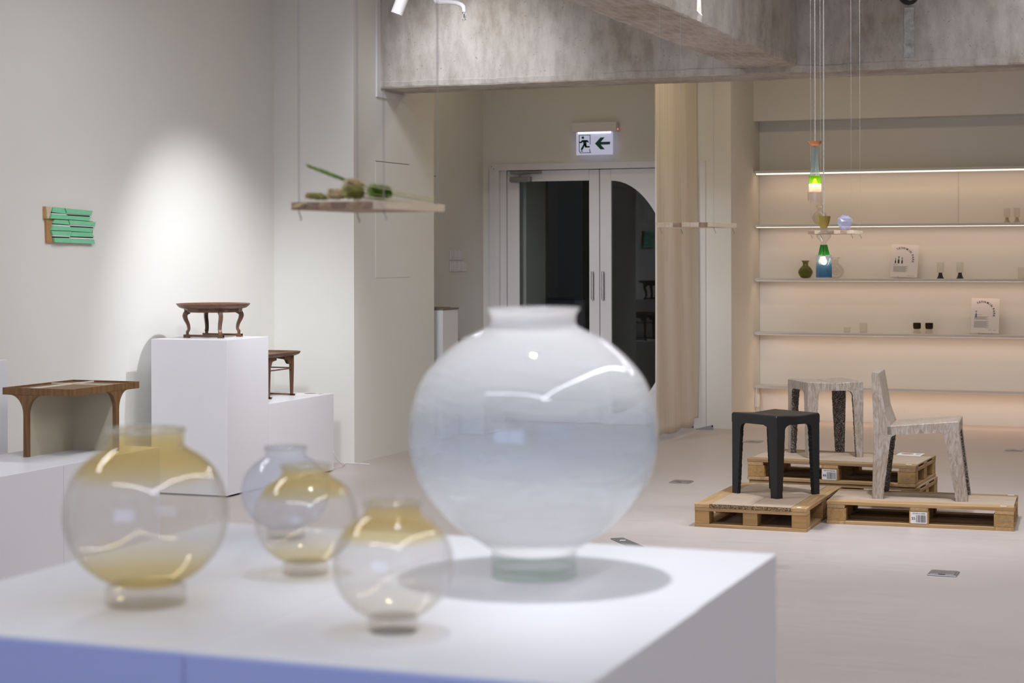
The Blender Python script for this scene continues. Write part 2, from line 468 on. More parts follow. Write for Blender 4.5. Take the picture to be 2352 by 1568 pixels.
# concrete beams with ragged lower arrises
def beam(name, mat, along, a0, a1, b0, b1, z0, z1, label):
    n = int((a1 - a0) / 0.035); mb = MB(); vs_ = []; rnd = random.Random(len(name) * 3 + n)
    o1 = o2 = 0.0
    for i in range(n + 1):
        a = a0 + (a1 - a0) * i / n
        o1 = o1 * 0.75 + rnd.uniform(-0.004, 0.004); o2 = o2 * 0.75 + rnd.uniform(-0.004, 0.004)
        c1 = 0.005 + abs(o1); c2 = 0.004 + abs(o2)
        ring = [(b0, z1), (b0, z0 + 0.055 + o2), (b0 - 0.004 - abs(o2) * .6, z0 + 0.045 + o2), (b0 + 0.001, z0 + c1), (b0 + c1, z0 + o2 * .4),
                (b1 - c2, z0 + o1 * .4), (b1, z0 + c2), (b1 + 0.003 + abs(o1) * .6, z0 + 0.045 + o1), (b1, z0 + 0.055 + o1), (b1, z1)]
        vs_ += [((a, b, z) if along == 'x' else (b, a, z)) for b, z in ring]
    k = 10; fs_ = []
    for i in range(n):
        for j in range(k):
            j2 = (j + 1) % k
            fs_.append((i * k + j, i * k + j2, (i + 1) * k + j2, (i + 1) * k + j))
    fs_ += [tuple(range(k)), tuple(n * k + j for j in range(k))]
    return struct(mb.add(vs_, fs_).build(name, mat), label)

main_beam = beam('ceiling_beam', 'concrete', 'x', -5.746, 3.99, 12.293, 12.753, 2.727, CEIL, 'long raw concrete beam crossing the room')
cross_beam = beam('ceiling_beam', 'concrete_board', 'y', -2.0, 12.293, -3.029, -2.627, 2.77, CEIL, 'board-marked concrete cross beam meeting the long beam')

# mortar-filled chase and pipe sleeve in the long beam
rn = random.Random(3)
ch = MB()
pts = []
for i in range(15):
    z = 2.80 + (3.13 - 2.80) * i / 14
    pts.append((z, rn.uniform(-.004, .004), rn.uniform(-.004, .004)))
vs_ = []; fs_ = []
for z, a, b in pts: vs_ += [(-1.905 + a, 12.286, z), (-1.838 + b, 12.286, z), (-1.845 + b, 12.2965, z), (-1.898 + a, 12.2965, z)]
for i in range(14):
    for j in range(4): fs_.append((i * 4 + j, i * 4 + (j + 1) % 4, i * 4 + 4 + (j + 1) % 4, i * 4 + 4 + j))
ch.add(vs_, fs_).build('mortar_patch', MT['concrete_pale'], main_beam)
hole = MB()
hole.prism([(-1.872 + .068 * math.cos(a * PI / 12), 3.215 + .068 * math.sin(a * PI / 12)) for a in range(24)], 'y', 12.2855, 12.30).build('pipe_hole', MT['dark'], main_beam)
MB().lathe([(0.044, 12.20), (0.046, 12.205), (0.046, 12.29), (0.044, 12.29)], 24).build('pipe_stub', MT['plastic'], main_beam, smooth=40,
     loc=(-1.862, 0, 3.222)).rotation_euler = (-PI / 2, 0, 0)
# white casing where the beam enters the pier
t = struct(MB().box(-5.748, -5.734, 12.225, 12.290, 2.66, CEIL).box(-5.748, -5.734, 12.2905, 12.78, 2.66, 2.708).build('trim_1', MT['plastic']), 'white casing strip around the end of the long beam')
# flush access panel in the pier, and the one in the entry side wall
def flush_panel(wall, X, y0, y1, z0, z1):
    fr = MB()
    g = 0.006
    for (a, b, c, d) in ((y0, y1, z0, z0 + g * .6), (y0, y0 + g * .4, z0, z1), (y1 - g * .4, y1, z0, z1)):
        fr.box(X - 0.004, X + 0.0012, a, b, c, d)
    p = box('access_panel', 'wall', wall, X - 0.004, X + 0.0022, y0 + g * .4, y1 - g * .4, z0 + g * .6, z1 - g)
    MB().box(X - 0.004, X + 0.0012, y0, y1, z1 - g, z1).build('gap', MT['gap'], p)
    fr.build('edge_bead', MT['plastic'], p)
flush_panel(wall_pier, -5.746, 12.214, 12.824, 1.323, 2.189)
flush_panel(wall_entry, -6.111, 13.62, 14.186, 1.182, 2.159)

# ---------------------------------------------------------------- entrance doors
GX = -5.016
d_frame = MB()
d_frame.box(-6.036, -5.945, 15.225, 15.2598, 0, 2.30).box(-4.155, -4.048, 15.225, 15.2598, 0, 2.30).box(-5.945, -4.155, 15.225, 15.2598, 2.245, 2.30)
d_frame.box(-5.9475, -5.888, 15.2602, 15.40, 0, 2.262).box(-4.158, -4.132, 15.2602, 15.40, 0, 2.262).box(-5.888, -4.158, 15.2602, 15.40, 2.245, 2.262)
struct(d_frame.build('trim_2', MT['door']), 'white stepped casing around the double glass doors')
fr2 = MB()
for k in range(2):
    fr2.box(-6.02 + .022 * k, -6.012 + .022 * k, 15.222, 15.226, 0, 2.285 - .022 * k)
    fr2.box(-6.02 + .022 * k, -4.065, 15.222, 15.226, 2.277 - .022 * k, 2.285 - .022 * k)
struct(fr2.build('trim_3', MT['door']), 'thin moulding ribs on the door casing')

door1 = thing('door_1', 'left glass door leaf with straight top and grey closer', 'door', (0, 0, 0))
door1['kind'] = 'structure'
DY0, DY1 = 15.27, 15.315
box('stile', 'door', door1, -5.885, -5.770, DY0, DY1, 0.012, 2.24, .004)
box('stile', 'door', door1, -5.113, GX - .003, DY0, DY1, 0.012, 2.24, .004)
box('rail', 'door', door1, -5.770, -5.113, DY0, DY1, 2.145, 2.24)
box('rail', 'door', door1, -5.770, -5.113, DY0, DY1, 0.012, 0.20)
box('pane', 'pane', door1, -5.770, -5.113, 15.288, 15.296, 0.20, 2.145)
def pull(door, x):
    h = MB().tube([(x, 15.225, 1.10), (x, 15.225, 1.345)], 0.011, 12)
    h.tube([(x, 15.225, 1.13), (x, DY0, 1.13)], 0.006, 8).tube([(x, 15.225, 1.315), (x, DY0, 1.315)], 0.006, 8)
    h.build('handle', MT['metal'], door, smooth=40)
pull(door1, -5.069)
door2 = thing('door_2', 'right glass door leaf with curved top opening behind the cloth', 'door', (0, 0, 0))
door2['kind'] = 'structure'
box('stile', 'door', door2, GX + .003, -4.908, DY0, DY1, 0.012, 2.24, .004)
leaf = MB(); vs_ = []; n = 40
X0, X1, Z0, Z1 = -4.908, -4.162, 0.012, 2.24
for i in range(n + 1):
    a = PI / 2 - PI * i / n
    ix, iz = X0 + 0.576 * math.cos(a), 1.12 + 1.02 * math.sin(a)
    dx, dz = math.cos(a) * .576, math.sin(a) * 1.02
    tt = min([(X1 - X0) / dx if dx > 1e-5 else 1e9, (Z1 - 1.12) / dz if dz > 1e-5 else 1e9, (Z0 - 1.12) / dz if dz < -1e-5 else 1e9])
    ox, oz = X0 + dx * tt, 1.12 + dz * tt
    vs_ += [(ix, DY0, iz), (ox, DY0, oz), (ox, DY1, oz), (ix, DY1, iz)]
fs_ = []
for i in range(n):
    for j in range(4): fs_.append((i * 4 + j, i * 4 + (j + 1) % 4, i * 4 + 4 + (j + 1) % 4, i * 4 + 4 + j))
leaf.add(vs_, fs_).build('leaf_panel', MT['door'], door2)
box('pane', 'pane', door2, X0, X1 - .05, 15.288, 15.296, 0.06, 2.17)
arch = MB(); vs_ = []; fs_ = []
for i in range(n + 1):
    a = PI / 2 - PI * i / n
    for e, y in ((0.028, DY0 - .004), (0.038, DY0 - .004), (0.038, DY0 + .001), (0.028, DY0 + .001)):
        vs_.append((X0 + (0.576 + e) * math.cos(a), y, 1.12 + (1.02 + e) * math.sin(a)))
for i in range(n):
    for j in range(4): fs_.append((i * 4 + j, i * 4 + (j + 1) % 4, i * 4 + 4 + (j + 1) % 4, i * 4 + 4 + j))
arch.add(vs_, fs_).build('arch_moulding', MT['door'], door2)
pull(door2, -4.972)

cl = thing('door_closer', 'grey hydraulic closer arm at the top of the left door', 'door closer', (-5.74, 15.235, 2.15))
MB().tube([(-0.10, 0, 0.013), (0.095, 0, 0.013)], 0.024, 14).box(-.098, .093, -.02, .034, -.012, .036, .004).build('body', MT['greymetal'], cl, smooth=30)
MB().box(-.10, .195, -.008, .008, .062, .088, .003).build('rail', MT['greymetal'], cl)
MB().tube([(-.01, -.005, .03), (-.005, -.014, .06), (.03, -.012, .07), (.17, -.01, .073)], 0.006, 8).build('arm', MT['greymetal'], cl)
MB().tube([(0.085, -.026, 0.024), (0.085, -.02, 0.024)], 0.007, 10).tube([(0.085, -.026, 0.004), (0.085, -.02, 0.004)], 0.007, 10).build('screw', MT['metal'], cl)

# lobby beyond the doors: left side wall and the night outside
wallbox('wall_lobby_left', 'wall', -6.1, -5.775, 15.462, 15.97, 0, 2.6)
struct(box('floor_lobby', 'floor', None, -6.1, -3.9, 16.52, 19.0, -0.12, -0.001), 'dark lobby floor outside the doors')
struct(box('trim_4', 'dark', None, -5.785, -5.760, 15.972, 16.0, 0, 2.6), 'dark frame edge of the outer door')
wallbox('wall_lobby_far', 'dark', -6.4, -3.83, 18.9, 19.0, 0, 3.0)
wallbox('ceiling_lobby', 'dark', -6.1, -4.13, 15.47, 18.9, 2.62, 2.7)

# ---------------------------------------------------------------- recessed wall shelves with LED strips
SHZ = [2.215, 1.734, 1.253, 0.772, 0.294]
names = ['topmost', 'second from the top', 'middle', 'second from the bottom', 'lowest']
for k, z in enumerate(SHZ):
    sh = thing('wall_shelf_board', 'long white built-in shelf in the lit recess, ' + names[k], 'shelf', (-3.83, 16.09, z), group='recess shelves')
    box('board', 'shelfw', sh, 0.001, 7.7, 0.0, 0.209, 0.0, 0.024, .0015)
    box('led_strip', MT.setdefault('led', emit('warm_led', (1.0, 0.82, 0.66), 2.0)), sh, 0.02, 7.6, 0.012, 0.021, (-.011, -.004, -.0010, -.0010, -.0010)[k], -0.0005)
    area('shelf_led_light', (-1.0, 16.118, z - 0.013), 5.5, 0.012, 4.2, WARM, (math.radians(12), 0, 0))
outl = thing('wall_outlet', 'white outlet box on the recess side wall under the lowest shelf', 'outlet', (-3.829, 16.14, 0.12))
box('case', 'plastic', outl, 0, 0.03, -.035, .035, 0, .115, .004)
box('cable', 'plastic', outl, 0.004, 0.016, -.02, -.008, .115, .172)

# panel joints of the recess back wall
struct(MB().box(-2.062, -2.058, 16.2975, 16.3012, 1.76, 2.214).build('trim_5', MT['joint']), 'fine vertical joint in the recess back panel')
struct(MB().box(-3.8295, -3.826, 16.2965, 16.3, 0.0, 2.684).build('trim_6', MT['joint']), 'fine shadow joint in the recess corner')

# ---------------------------------------------------------------- white plinths
def plinth(label, x0, x1, y0, y1, z1, front='white', name='display_plinth', group='white display plinths'):
    o = thing(name, label, 'plinth', ((x0 + x1) / 2, (y0 + y1) / 2, 0), group=group)
    hx, hy = (x1 - x0) / 2, (y1 - y0) / 2
    g = 0.0004
    MB().box(-hx + g, hx - g, -hy + (g if front == 'white' else 0.006), hy - g, 0.012, z1, .0012).build('body', MT['white'], o)
    MB().box(-hx + .02, hx - .02, -hy + .02, hy - .02, 0.0, 0.012).build('base', MT['dark'], o)
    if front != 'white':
        p = MB().box(-hx + g, hx - g, -hy, -hy + 0.0058, 0.012, z1 - .003, .001).build('blue_lit_front', MT[front], o)  # thin slab carrying the bluish light as colour
        p['label'] = 'front face with bluish light put into its colour'
    return o
plinth('foreground white plinth on the right, bluish light painted on its front, at the frame corner', -1.208, -0.675, 2.0, 2.4985, 1.0, 'lavender')
plinth('foreground white plinth carrying the largest amber vase, bluish light painted on its front', -1.74, -1.2095, 2.002, 2.4995, 1.0, 'lavender')
plinth('foreground white plinth carrying the big opal vase', -1.208, -0.677, 2.5005, 3.0, 1.0)
plinth('foreground white plinth carrying the pale lilac vase', -1.74, -1.2095, 2.5005, 2.998, 1.0)
plinth('tall white plinth carrying the round walnut tray table', -6.216, -5.672, 9.909, 10.438, 0.972)
plinth('low white plinth behind the tall one, carrying the square walnut table', -6.216, -5.672, 10.443, 11.373, 0.538)
plinth('low white plinth under the front of the table with arched legs', -5.512, -4.955, 6.13, 7.152, 0.53)
plinth('low white plinth under the back of the table with arched legs', -5.512, -4.957, 7.156, 7.985, 0.53)
plinth('tall white plinth cut off by the left edge of the picture', -6.21, -5.676, 7.18, 7.713, 0.972)
e = plinth('narrow white plinth at the end of the pier, below the switches', -6.09, -5.76, 13.505, 13.823, 1.05)
f = plinth('small low plinth with a brown wooden top beyond the pier', -6.09, -5.60, 13.99, 14.47, 0.752)
box('top_board', 'greyboard', e, -.165, .172, -.164, .164, 1.0505, 1.064, .003)
box('leaflet', 'greyboard', e, -.12, .12, -.14, .10, 1.0642, 1.071, .002)
box('top_board', 'brownwood', f, -.25, .25, -.245, .245, 0.7525, 0.774, .003)

# ================================================================== OBJECTS
# ---------------------------------------------------------------- glass vases on the foreground plinths
def wall_profile(outer, t):
    """outer radius profile (r, z) bottom to top -> closed wall of thickness t with an open mouth"""
    inner = [(max(r - t, 0.001), z + (t if i == 0 else 0)) for i, (r, z) in enumerate(outer)]
    return outer + [(outer[-1][0] - t * .5, outer[-1][1] + t * .35)] + inner[::-1]

def smooth_prof(pts, sub=5):
    """Catmull-Rom through profile points"""
    P = [pts[0]] + pts + [pts[-1]]; out = []
    for i in range(1, len(P) - 2):
        for k in range(sub):
            t = k / sub; q = []
            for a in (0, 1):
                p0, p1, p2, p3 = (P[i + j][a] for j in (-1, 0, 1, 2))
                q.append(0.5 * (2 * p1 + (p2 - p0) * t + (2 * p0 - 5 * p1 + 4 * p2 - p3) * t * t + (3 * p1 - p0 - 3 * p2 + p3) * t ** 3))
            out.append(tuple(q))
    out.append(pts[-1]); return out

MT['rimglass'] = thin_glass('rim_glass', [(0, (0.96, 0.96, 0.95)), (1, (0.96, 0.96, 0.95))], milk=0.25, milk_col=(0.9, 0.89, 0.87), ior=1.9)
def vase(name, label, loc, prof, foot, mat, footmat, t=0.004, seg=72, group=None, wob=0.0):
    o = thing(name, label, 'vase', loc, group=group)
    z0 = prof[0][1]
    pr = [(0.001, z0)] + smooth_prof(prof)
    mb = MB().lathe(wall_profile(pr, t), seg)
    mb.build('body', mat, o, smooth=50)
    MB().lathe([(0.001, 0.0), (foot[0] - .003, 0.0), (foot[0], .004), (foot[0] * 0.985, foot[1] * .5), (foot[0], foot[1] - .004), (foot[0] * .93, foot[1] - .0008), (0.001, foot[1] - .0008)], seg).build('foot', footmat, o, smooth=40)
    r_, zt_ = prof[-1]
    MB().lathe([(r_ - t, zt_ - .002), (r_ + .0008, zt_ - .002), (r_ + .0012, zt_ + .001), (r_, zt_ + .0032), (r_ - t, zt_ + .0032), (r_ - t - .0006, zt_ + .001)], seg, close=True).build('rim', MT['rimglass'], o, smooth=60)
    return o

k = 0.0003815
big = [(160, 1046), (204, 1010), (304, 945), (394, 860), (464, 760), (496, 665), (506, 560), (494, 465), (454, 350), (384, 260), (294, 185), (218, 148), (180, 126), (172, 106), (175, 80), (187, 58)]
prof = [(r * k, (1145 - y) * k) for r, y in big]
m_opal = thin_glass('opal_glass', [(0, (0.97, 0.98, 0.975)), (0.3, (0.96, 0.98, 0.985)), (0.5, (0.86, 0.92, 0.985)), (0.68, (0.93, 0.96, 0.985)), (1, (0.975, 0.98, 0.975))],
                    milk=[(0.0, 0.82), (0.20, 0.80), (0.33, 0.52), (0.42, 0.27), (0.60, 0.22), (0.70, 0.50), (0.80, 0.80), (1.0, 0.82)],
                    milk_col=(0.985, 0.97, 0.955), height=0.416, streak=0.12, rough=0.015, ior=1.5)
vase('glass_vase', 'big round opal glass vase, milky white with a bluish band', (-0.982, 2.66, 1.0), prof, (0.066, 0.040), m_opal,
     thin_glass('green_foot_glass', [(0, (0.90, 0.95, 0.91)), (0.2, (0.97, 0.985, 0.975)), (0.42, (0.70, 0.80, 0.73)), (0.5, (0.97, 0.985, 0.975)), (0.8, (0.94, 0.97, 0.945)), (1, (0.975, 0.99, 0.98))], milk=0.06, milk_col=(0.7, 0.8, 0.72), height=.04, ior=2.0, streak=0.3))

a = 0.0003045
amb = [(165, 1106), (240, 1062), (305, 1003), (355, 925), (380, 845), (386, 760), (366, 660), (322, 575), (262, 515), (205, 480), (182, 462), (178, 440), (180, 410), (184, 388)]
aprof = [(r * a, (1205 - y) * a) for r, y in amb]
AMB = (0.962, 0.888, 0.65); CLR = (0.99, 0.985, 0.98)
def amber(name, low, h, st=0.06, haze=0.10):
    return thin_glass(name, [(0.0, low), (0.17, low), (0.33, CLR), (0.70, CLR), (0.78, AMB), (0.90, AMB), (0.95, (0.965, 0.915, 0.74)), (1.0, (0.97, 0.94, 0.83))], milk=haze, milk_col=(0.9, 0.88, 0.86),
                      height=h, streak=st)
clearfoot = thin_glass('clear_foot_glass', [(0, (0.96, 0.93, 0.90)), (0.4, (0.985, 0.97, 0.95)), (1, (0.99, 0.98, 0.97))], milk=0.10, milk_col=(0.85, 0.82, 0.8), height=.03, ior=1.9)
vase('glass_vase', 'largest clear glass vase with amber shoulder and base, at the left', (-1.428, 2.262, 1.0), aprof, (0.0575, 0.030), amber('amber_glass_large', AMB, .25), clearfoot, .0035)
def scaled(pr, sx, sz): return [(r * sx, z * sz) for r, z in pr]
vase('glass_vase', 'small clear glass vase with amber shoulder, in front of the pale lilac vase', (-1.326, 2.56, 1.0), scaled(aprof, .69, .68), (0.036, 0.021), amber('amber_glass_small', (0.975, 0.93, 0.78), .17), clearfoot, .003)
vase('glass_vase', 'nearest small clear glass vase, nearly colourless, on the plinth front', (-1.016, 2.212, 1.0), scaled(aprof, .69, .685), (0.034, 0.021), amber('amber_glass_faint', (0.985, 0.97, 0.93), .171, 0.05), clearfoot, .003)
m_lilac = thin_glass('lilac_glass', [(0, (0.98, 0.983, 0.995)), (1, (0.98, 0.983, 0.995))], milk=0.34, milk_col=(0.90, 0.90, 0.95), height=.16)
vase('glass_vase', 'pale lilac glass vase standing behind the small amber one', (-1.526, 2.87, 1.0), scaled(aprof, .665, .64), (0.034, 0.019), m_lilac, clearfoot, .003)

# ---------------------------------------------------------------- table with arched legs (left)
tb = thing('side_table', 'brown tray-top side table with arched legs and cream cross panels', 'table', (-5.449, 7.363, 0.53))
TW, TD, TH_ = 0.396, 0.582, 0.332
LX, LY = 0.131, 0.387
ft = 0.034
def flare(cx, hw=0.0125, R=0.078, RV=0.095, top=TH_ - ft):
    pl = [(cx - hw, 0), (cx + hw, 0)]
    for i in range(13):
        a_ = PI - (PI / 2) * i / 12
        pl.append((cx + hw + R + R * math.cos(a_), top - RV + RV * math.sin(a_)))
    pl.append((cx + hw + R, top + .001)); pl.append((cx - hw - R, top + .001))
    for i in range(13):
        a_ = PI / 2 - (PI / 2) * i / 12
        pl.append((cx - hw - R + R * math.cos(a_), top - RV + RV * math.sin(a_)))
    return pl
for (y0, y1) in ((0.0, 0.022), (TD - .022, TD)): MB().prism(flare(LX), 'y', y0, y1).build('leg', MT['sapele'], tb)
for (x0, x1) in ((0.0, 0.022), (TW - .022, TW)): MB().prism(flare(LY), 'x', x0, x1).build('leg', MT['sapele'], tb)
box('panel', 'cream', tb, LX - .011, LX + .011, .022, TD - .022, 0.0, TH_ - ft)
box('panel', 'cream', tb, 0.022, LX - .011, LY - .011, LY + .011, 0.0, TH_ - ft)
box('panel', 'cream', tb, LX + .011, TW - .022, LY - .011, LY + .011, 0.0, TH_ - ft)
box('tray_floor', 'sapele', tb, .012, TW - .012, .012, TD - .012, TH_ - ft + .001, TH_ - .008)
for (q) in ((0, TW, 0, .012), (0, TW, TD - .012, TD), (0, .012, .012, TD - .012), (TW - .012, TW, .012, TD - .012)):
    box('rim', 'sapele', tb, q[0], q[1], q[2], q[3], TH_ - ft, TH_)
box('inlay', 'ivory', tb, LX - .006, LX + .006, .012, TD - .012, TH_ - .008, TH_ - .002)
box('inlay', 'ivory', tb, .012, LX - .006, LY - .006, LY + .006, TH_ - .008, TH_ - .002)
box('inlay', 'ivory', tb, LX + .006, TW - .012, LY - .006, LY + .006, TH_ - .008, TH_ - .002)

# ---------------------------------------------------------------- round walnut soban
so = thing('tray_table', 'round walnut tray table with curved legs on the tall plinth', 'table', (-5.965, 10.245, 0.972))
MB().lathe([(0.001, .186), (.198, .186), (.214, .192), (.228, .204), (.236, .215), (.233, .217), (.222, .207), (.210, .199), (.001, .197)], 12 * 6).build('tray', MT['walnut'], so, smooth=35)
MB().lathe([(.176, .162), (.182, .162), (.186, .1865), (.172, .1865)], 12, close=True).build('apron', MT['walnut'], so)
def cabriole():
    cl_ = [(.158, .168, .030), (.176, .158, .030), (.184, .140, .028), (.178, .116, .024), (.166, .092, .020), (.160, .070, .017), (.160, .052, .015), (.167, .040, .016), (.172, .033, .012)]
    out = []; inn = []
    for i, (r, z, w) in enumerate(cl_):
        r0, z0, _ = cl_[max(i - 1, 0)]; r1, z1, _ = cl_[min(i + 1, len(cl_) - 1)]
        tx, tz = r1 - r0, z1 - z0; L = math.hypot(tx, tz); nx, nz = -tz / L, tx / L
        out.append((r + nx * w / 2, z + nz * w / 2)); inn.append((r - nx * w / 2, z - nz * w / 2))
    out = smooth_prof(out, 4); inn = smooth_prof(inn, 4)
    return out + inn[::-1]
cab = cabriole()
for q in range(4):
    ang = PI / 4 + q * PI / 2
    lg = MB().prism(cab, 'y', -.011, .011).box(.160, .176, -.008, .008, .018, .036).box(.150, .176, -.013, .013, .160, .188).build('leg', MT['walnut_z'], so)
    lg.rotation_euler = (0, 0, ang)
for sy in (-1, 1):
    yy = .118 * sy
    MB().box(-.142, .142, yy - .010, yy + .010, .006, .020, .002).box(-.142, -.105, yy - .011, yy + .011, 0, .021).box(.105, .142, yy - .011, yy + .011, 0, .021).build('foot_rail', MT['walnut'], so)

# ---------------------------------------------------------------- square walnut soban behind
sb = thing('tray_table', 'rectangular walnut tray table half hidden behind the tall plinth', 'table', (-6.025, 10.955, 0.538))
hx, hy = .20, .255
tray = MB()
def oct_(i, c=.03): return [(-hx + i + c, -hy + i), (hx - i - c, -hy + i), (hx - i, -hy + i + c), (hx - i, hy - i - c), (hx - i - c, hy - i), (-hx + i + c, hy - i), (-hx + i, hy - i - c), (-hx + i, -hy + i + c)]
rings = [(.028, .272), (.008, .284), (0, .300), (.006, .303), (.018, .291), (.03, .288)]
vs_ = []; fs_ = []
for i, z in rings: vs_ += [(x, y, z) for x, y in oct_(i)]
for r in range(len(rings) - 1):
    for j in range(8): fs_.append((r * 8 + j, r * 8 + (j + 1) % 8, r * 8 + 8 + (j + 1) % 8, r * 8 + 8 + j))
fs_ += [tuple(range(8)), tuple(40 + j for j in range(8))]
tray.add(vs_, fs_).build('tray', MT['walnut'], sb)
LXs, LYs = .160, .165
for sx in (-1, 1):
    for sy in (-1, 1):
        x, y = sx * LXs, sy * LYs
        MB().prism([(x - .008, .012), (x + .008, .012), (x + .014, .20), (x + .014, .272), (x - .014, .272), (x - .014, .20)], 'y', y - .009, y + .009).build('leg', MT['walnut_z'], sb)
br = [(0, .272), (0, .215), (.02, .215), (.03, .222), (.035, .236), (.045, .246), (.10, .252), (.10, .272)]
for sy in (-1, 1):
    for sx in (-1, 1):
        MB().prism([(sx * (LXs - .014 - a_), z) for a_, z in br], 'y', sy * LYs - .005, sy * LYs + .005).build('bracket', MT['walnut'], sb)
        MB().prism([(sy * (LYs - .009 - a_), z) for a_, z in br], 'x', sx * LXs - .005, sx * LXs + .005).build('bracket', MT['walnut'], sb)
for s_ in (-1, 1):
    MB().box(-LXs - .014, LXs + .014, s_ * LYs - .004, s_ * LYs + .004, .186, .194).build('stretcher', MT['walnut'], sb)
    MB().box(s_ * LXs - .004, s_ * LXs + .004, -LYs - .014, LYs + .014, .182, .190).build('stretcher', MT['walnut'], sb)
    MB().box(-LXs - .025, LXs + .025, s_ * LYs - .010, s_ * LYs + .010, .004, .014, .002).box(-LXs - .022, -LXs + .01, s_ * LYs - .01, s_ * LYs + .01, 0, .012).box(LXs - .01, LXs + .022, s_ * LYs - .01, s_ * LYs + .01, 0, .012).build('foot_rail', MT['walnut'], sb)

def card(label, loc, rz, w, h, img, tilt=0.0):
    o = thing('label_card', label, 'card', loc, rz)
    o.rotation_euler = (tilt, 0, rz)
    box('board', 'paper', o, -w / 2, w / 2, -h / 2, h / 2, 0, .004, .0008)
    MB().prism([(-w * .12 + w * .26 * math.cos(i * PI / 12), h * .33 * math.sin(i * PI / 12)) for i in range(24)], 'z', .0041, .0046).build('picture', MT[img], o)
    ln = MB()
    for i in range(5): ln.box(w * .22, w * .42, -h * .3 + i * h * .13, -h * .3 + i * h * .13 + h * .05, .0041, .0045)
    ln.build('print', MT['inkgrey'], o)
MT['dullbrown'] = plain('print_brown', (0.40, 0.27, 0.20), 0.8)
card('white information card beside the rectangular walnut table', (-5.78, 11.27, .538), 0.0, .17, .13, 'inkgrey')

# ---------------------------------------------------------------- mint wall rack
MT['backing'] = wood('relief_pine', (0.42, 0.22, 0.08), (0.50, 0.28, 0.11), (0.58, 0.35, 0.15), 'y', 0.6)
ra = thing('wall_relief', 'mint green folded wall shelf relief on the left wall', 'wall art', (-6.391, 9.27, 1.678))
# local: x out of the wall, y to the right, z up.  photo crop: 1 px = 0.0003194 m
q = 0.000322
def AP(px, py): return ((px - 1115) * q, (675 - py) * q)
def slat(poly, x0, x1, mat, name):
    MB().prism([AP(*p_) for p_ in poly], 'x', x0 * .5, x1 * .5).build(name, MT[mat], ra)
slat([(335, 345), (1745, 390), (1745, 590), (335, 565)], .001, .035, 'backing', 'backing')
slat([(385, 560), (1865, 590), (1870, 1000), (405, 1000)], .001, .030, 'backing', 'backing')
slat([(540, 350), (870, 362), (945, 465), (510, 445)], .040, .058, 'green', 'slat')
slat([(505, 480), (955, 488), (1010, 570), (440, 560)], .036, .066, 'green', 'slat')
slat([(900, 365), (1785, 395), (1740, 470), (955, 458)], .040, .066, 'green', 'slat')
slat([(965, 498), (1725, 512), (1680, 588), (1015, 568)], .036, .058, 'green', 'slat')
slat([(600, 575), (1010, 580), (1060, 665), (560, 650)], .032, .050, 'green', 'slat')
slat([(550, 690), (1080, 705), (1125, 780), (500, 775)], .032, .060, 'green', 'slat')
slat([(1030, 580), (1900, 605), (1855, 680), (1075, 665)], .032, .060, 'green', 'slat')
slat([(1085, 710), (1835, 720), (1780, 800), (1130, 785)], .032, .050, 'green', 'slat')
slat([(500, 785), (1125, 790), (1075, 880), (545, 868)], .032, .052, 'green', 'slat')
slat([(560, 912), (1065, 915), (1010, 1000), (600, 995)], .032, .060, 'green', 'slat')
slat([(1130, 800), (1780, 808), (1840, 890), (1080, 882)], .032, .060, 'green', 'slat')
slat([(1065, 925), (1860, 935), (1900, 1015), (1015, 1000)], .032, .050, 'green', 'slat')
for poly in ([(505, 462), (950, 470), (955, 488), (500, 480)], [(950, 455), (1740, 470), (1735, 486), (955, 476)], [(555, 668), (1060, 680), (1070, 705), (548, 690)],
             [(1075, 662), (1855, 680), (1850, 700), (1080, 686)], [(545, 866), (1075, 878), (1065, 894), (550, 886)], [(1075, 900), (1850, 912), (1860, 935), (1065, 925)]):
    slat(poly, .03, .054, 'plastic', 'white_edge')
for poly in ([(510, 440), (945, 456), (950, 470), (505, 458)], [(960, 480), (1730, 494), (1725, 512), (965, 498)], [(560, 648), (1060, 662), (1060, 678), (555, 664)],
             [(1075, 690), (1850, 704), (1838, 720), (1085, 708)], [(550, 888), (1065, 898), (1060, 914), (560, 908)], [(1085, 882), (1840, 892), (1845, 908), (1075, 896)]):
    slat(poly, .03, .046, 'dark', 'slot')
slat([(345, 345), (525, 352), (415, 565), (375, 565)], .036, .05, 'stave_pale', 'end_block')

# ---------------------------------------------------------------- light switches
for k_, (cy, cz) in enumerate([(14.52, 1.495), (14.615, 1.495), (14.71, 1.495), (14.52, 1.396), (14.615, 1.396), (14.71, 1.396), (14.80, 1.396)]):
    rows = ['upper row', 'lower row']
    pos = ['first', 'second', 'third', 'fourth']
    lab = '%s white light switch from the left in the %s beside the doors' % (pos[k_ if k_ < 3 else k_ - 3], rows[0 if k_ < 3 else 1])
    sw = thing('light_switch', lab, 'switch', (-6.1108, cy, cz - .046), group='light switches')
    box('plate', 'plastic', sw, 0, .009, -.043, .043, 0, .092, .003)
    box('rocker', 'plastic', sw, .009, .013, -.034, .034, .018, .078, .001)
    box('print', 'inkgrey', sw, .009, .0095, -.025, .025, .082, .0835)

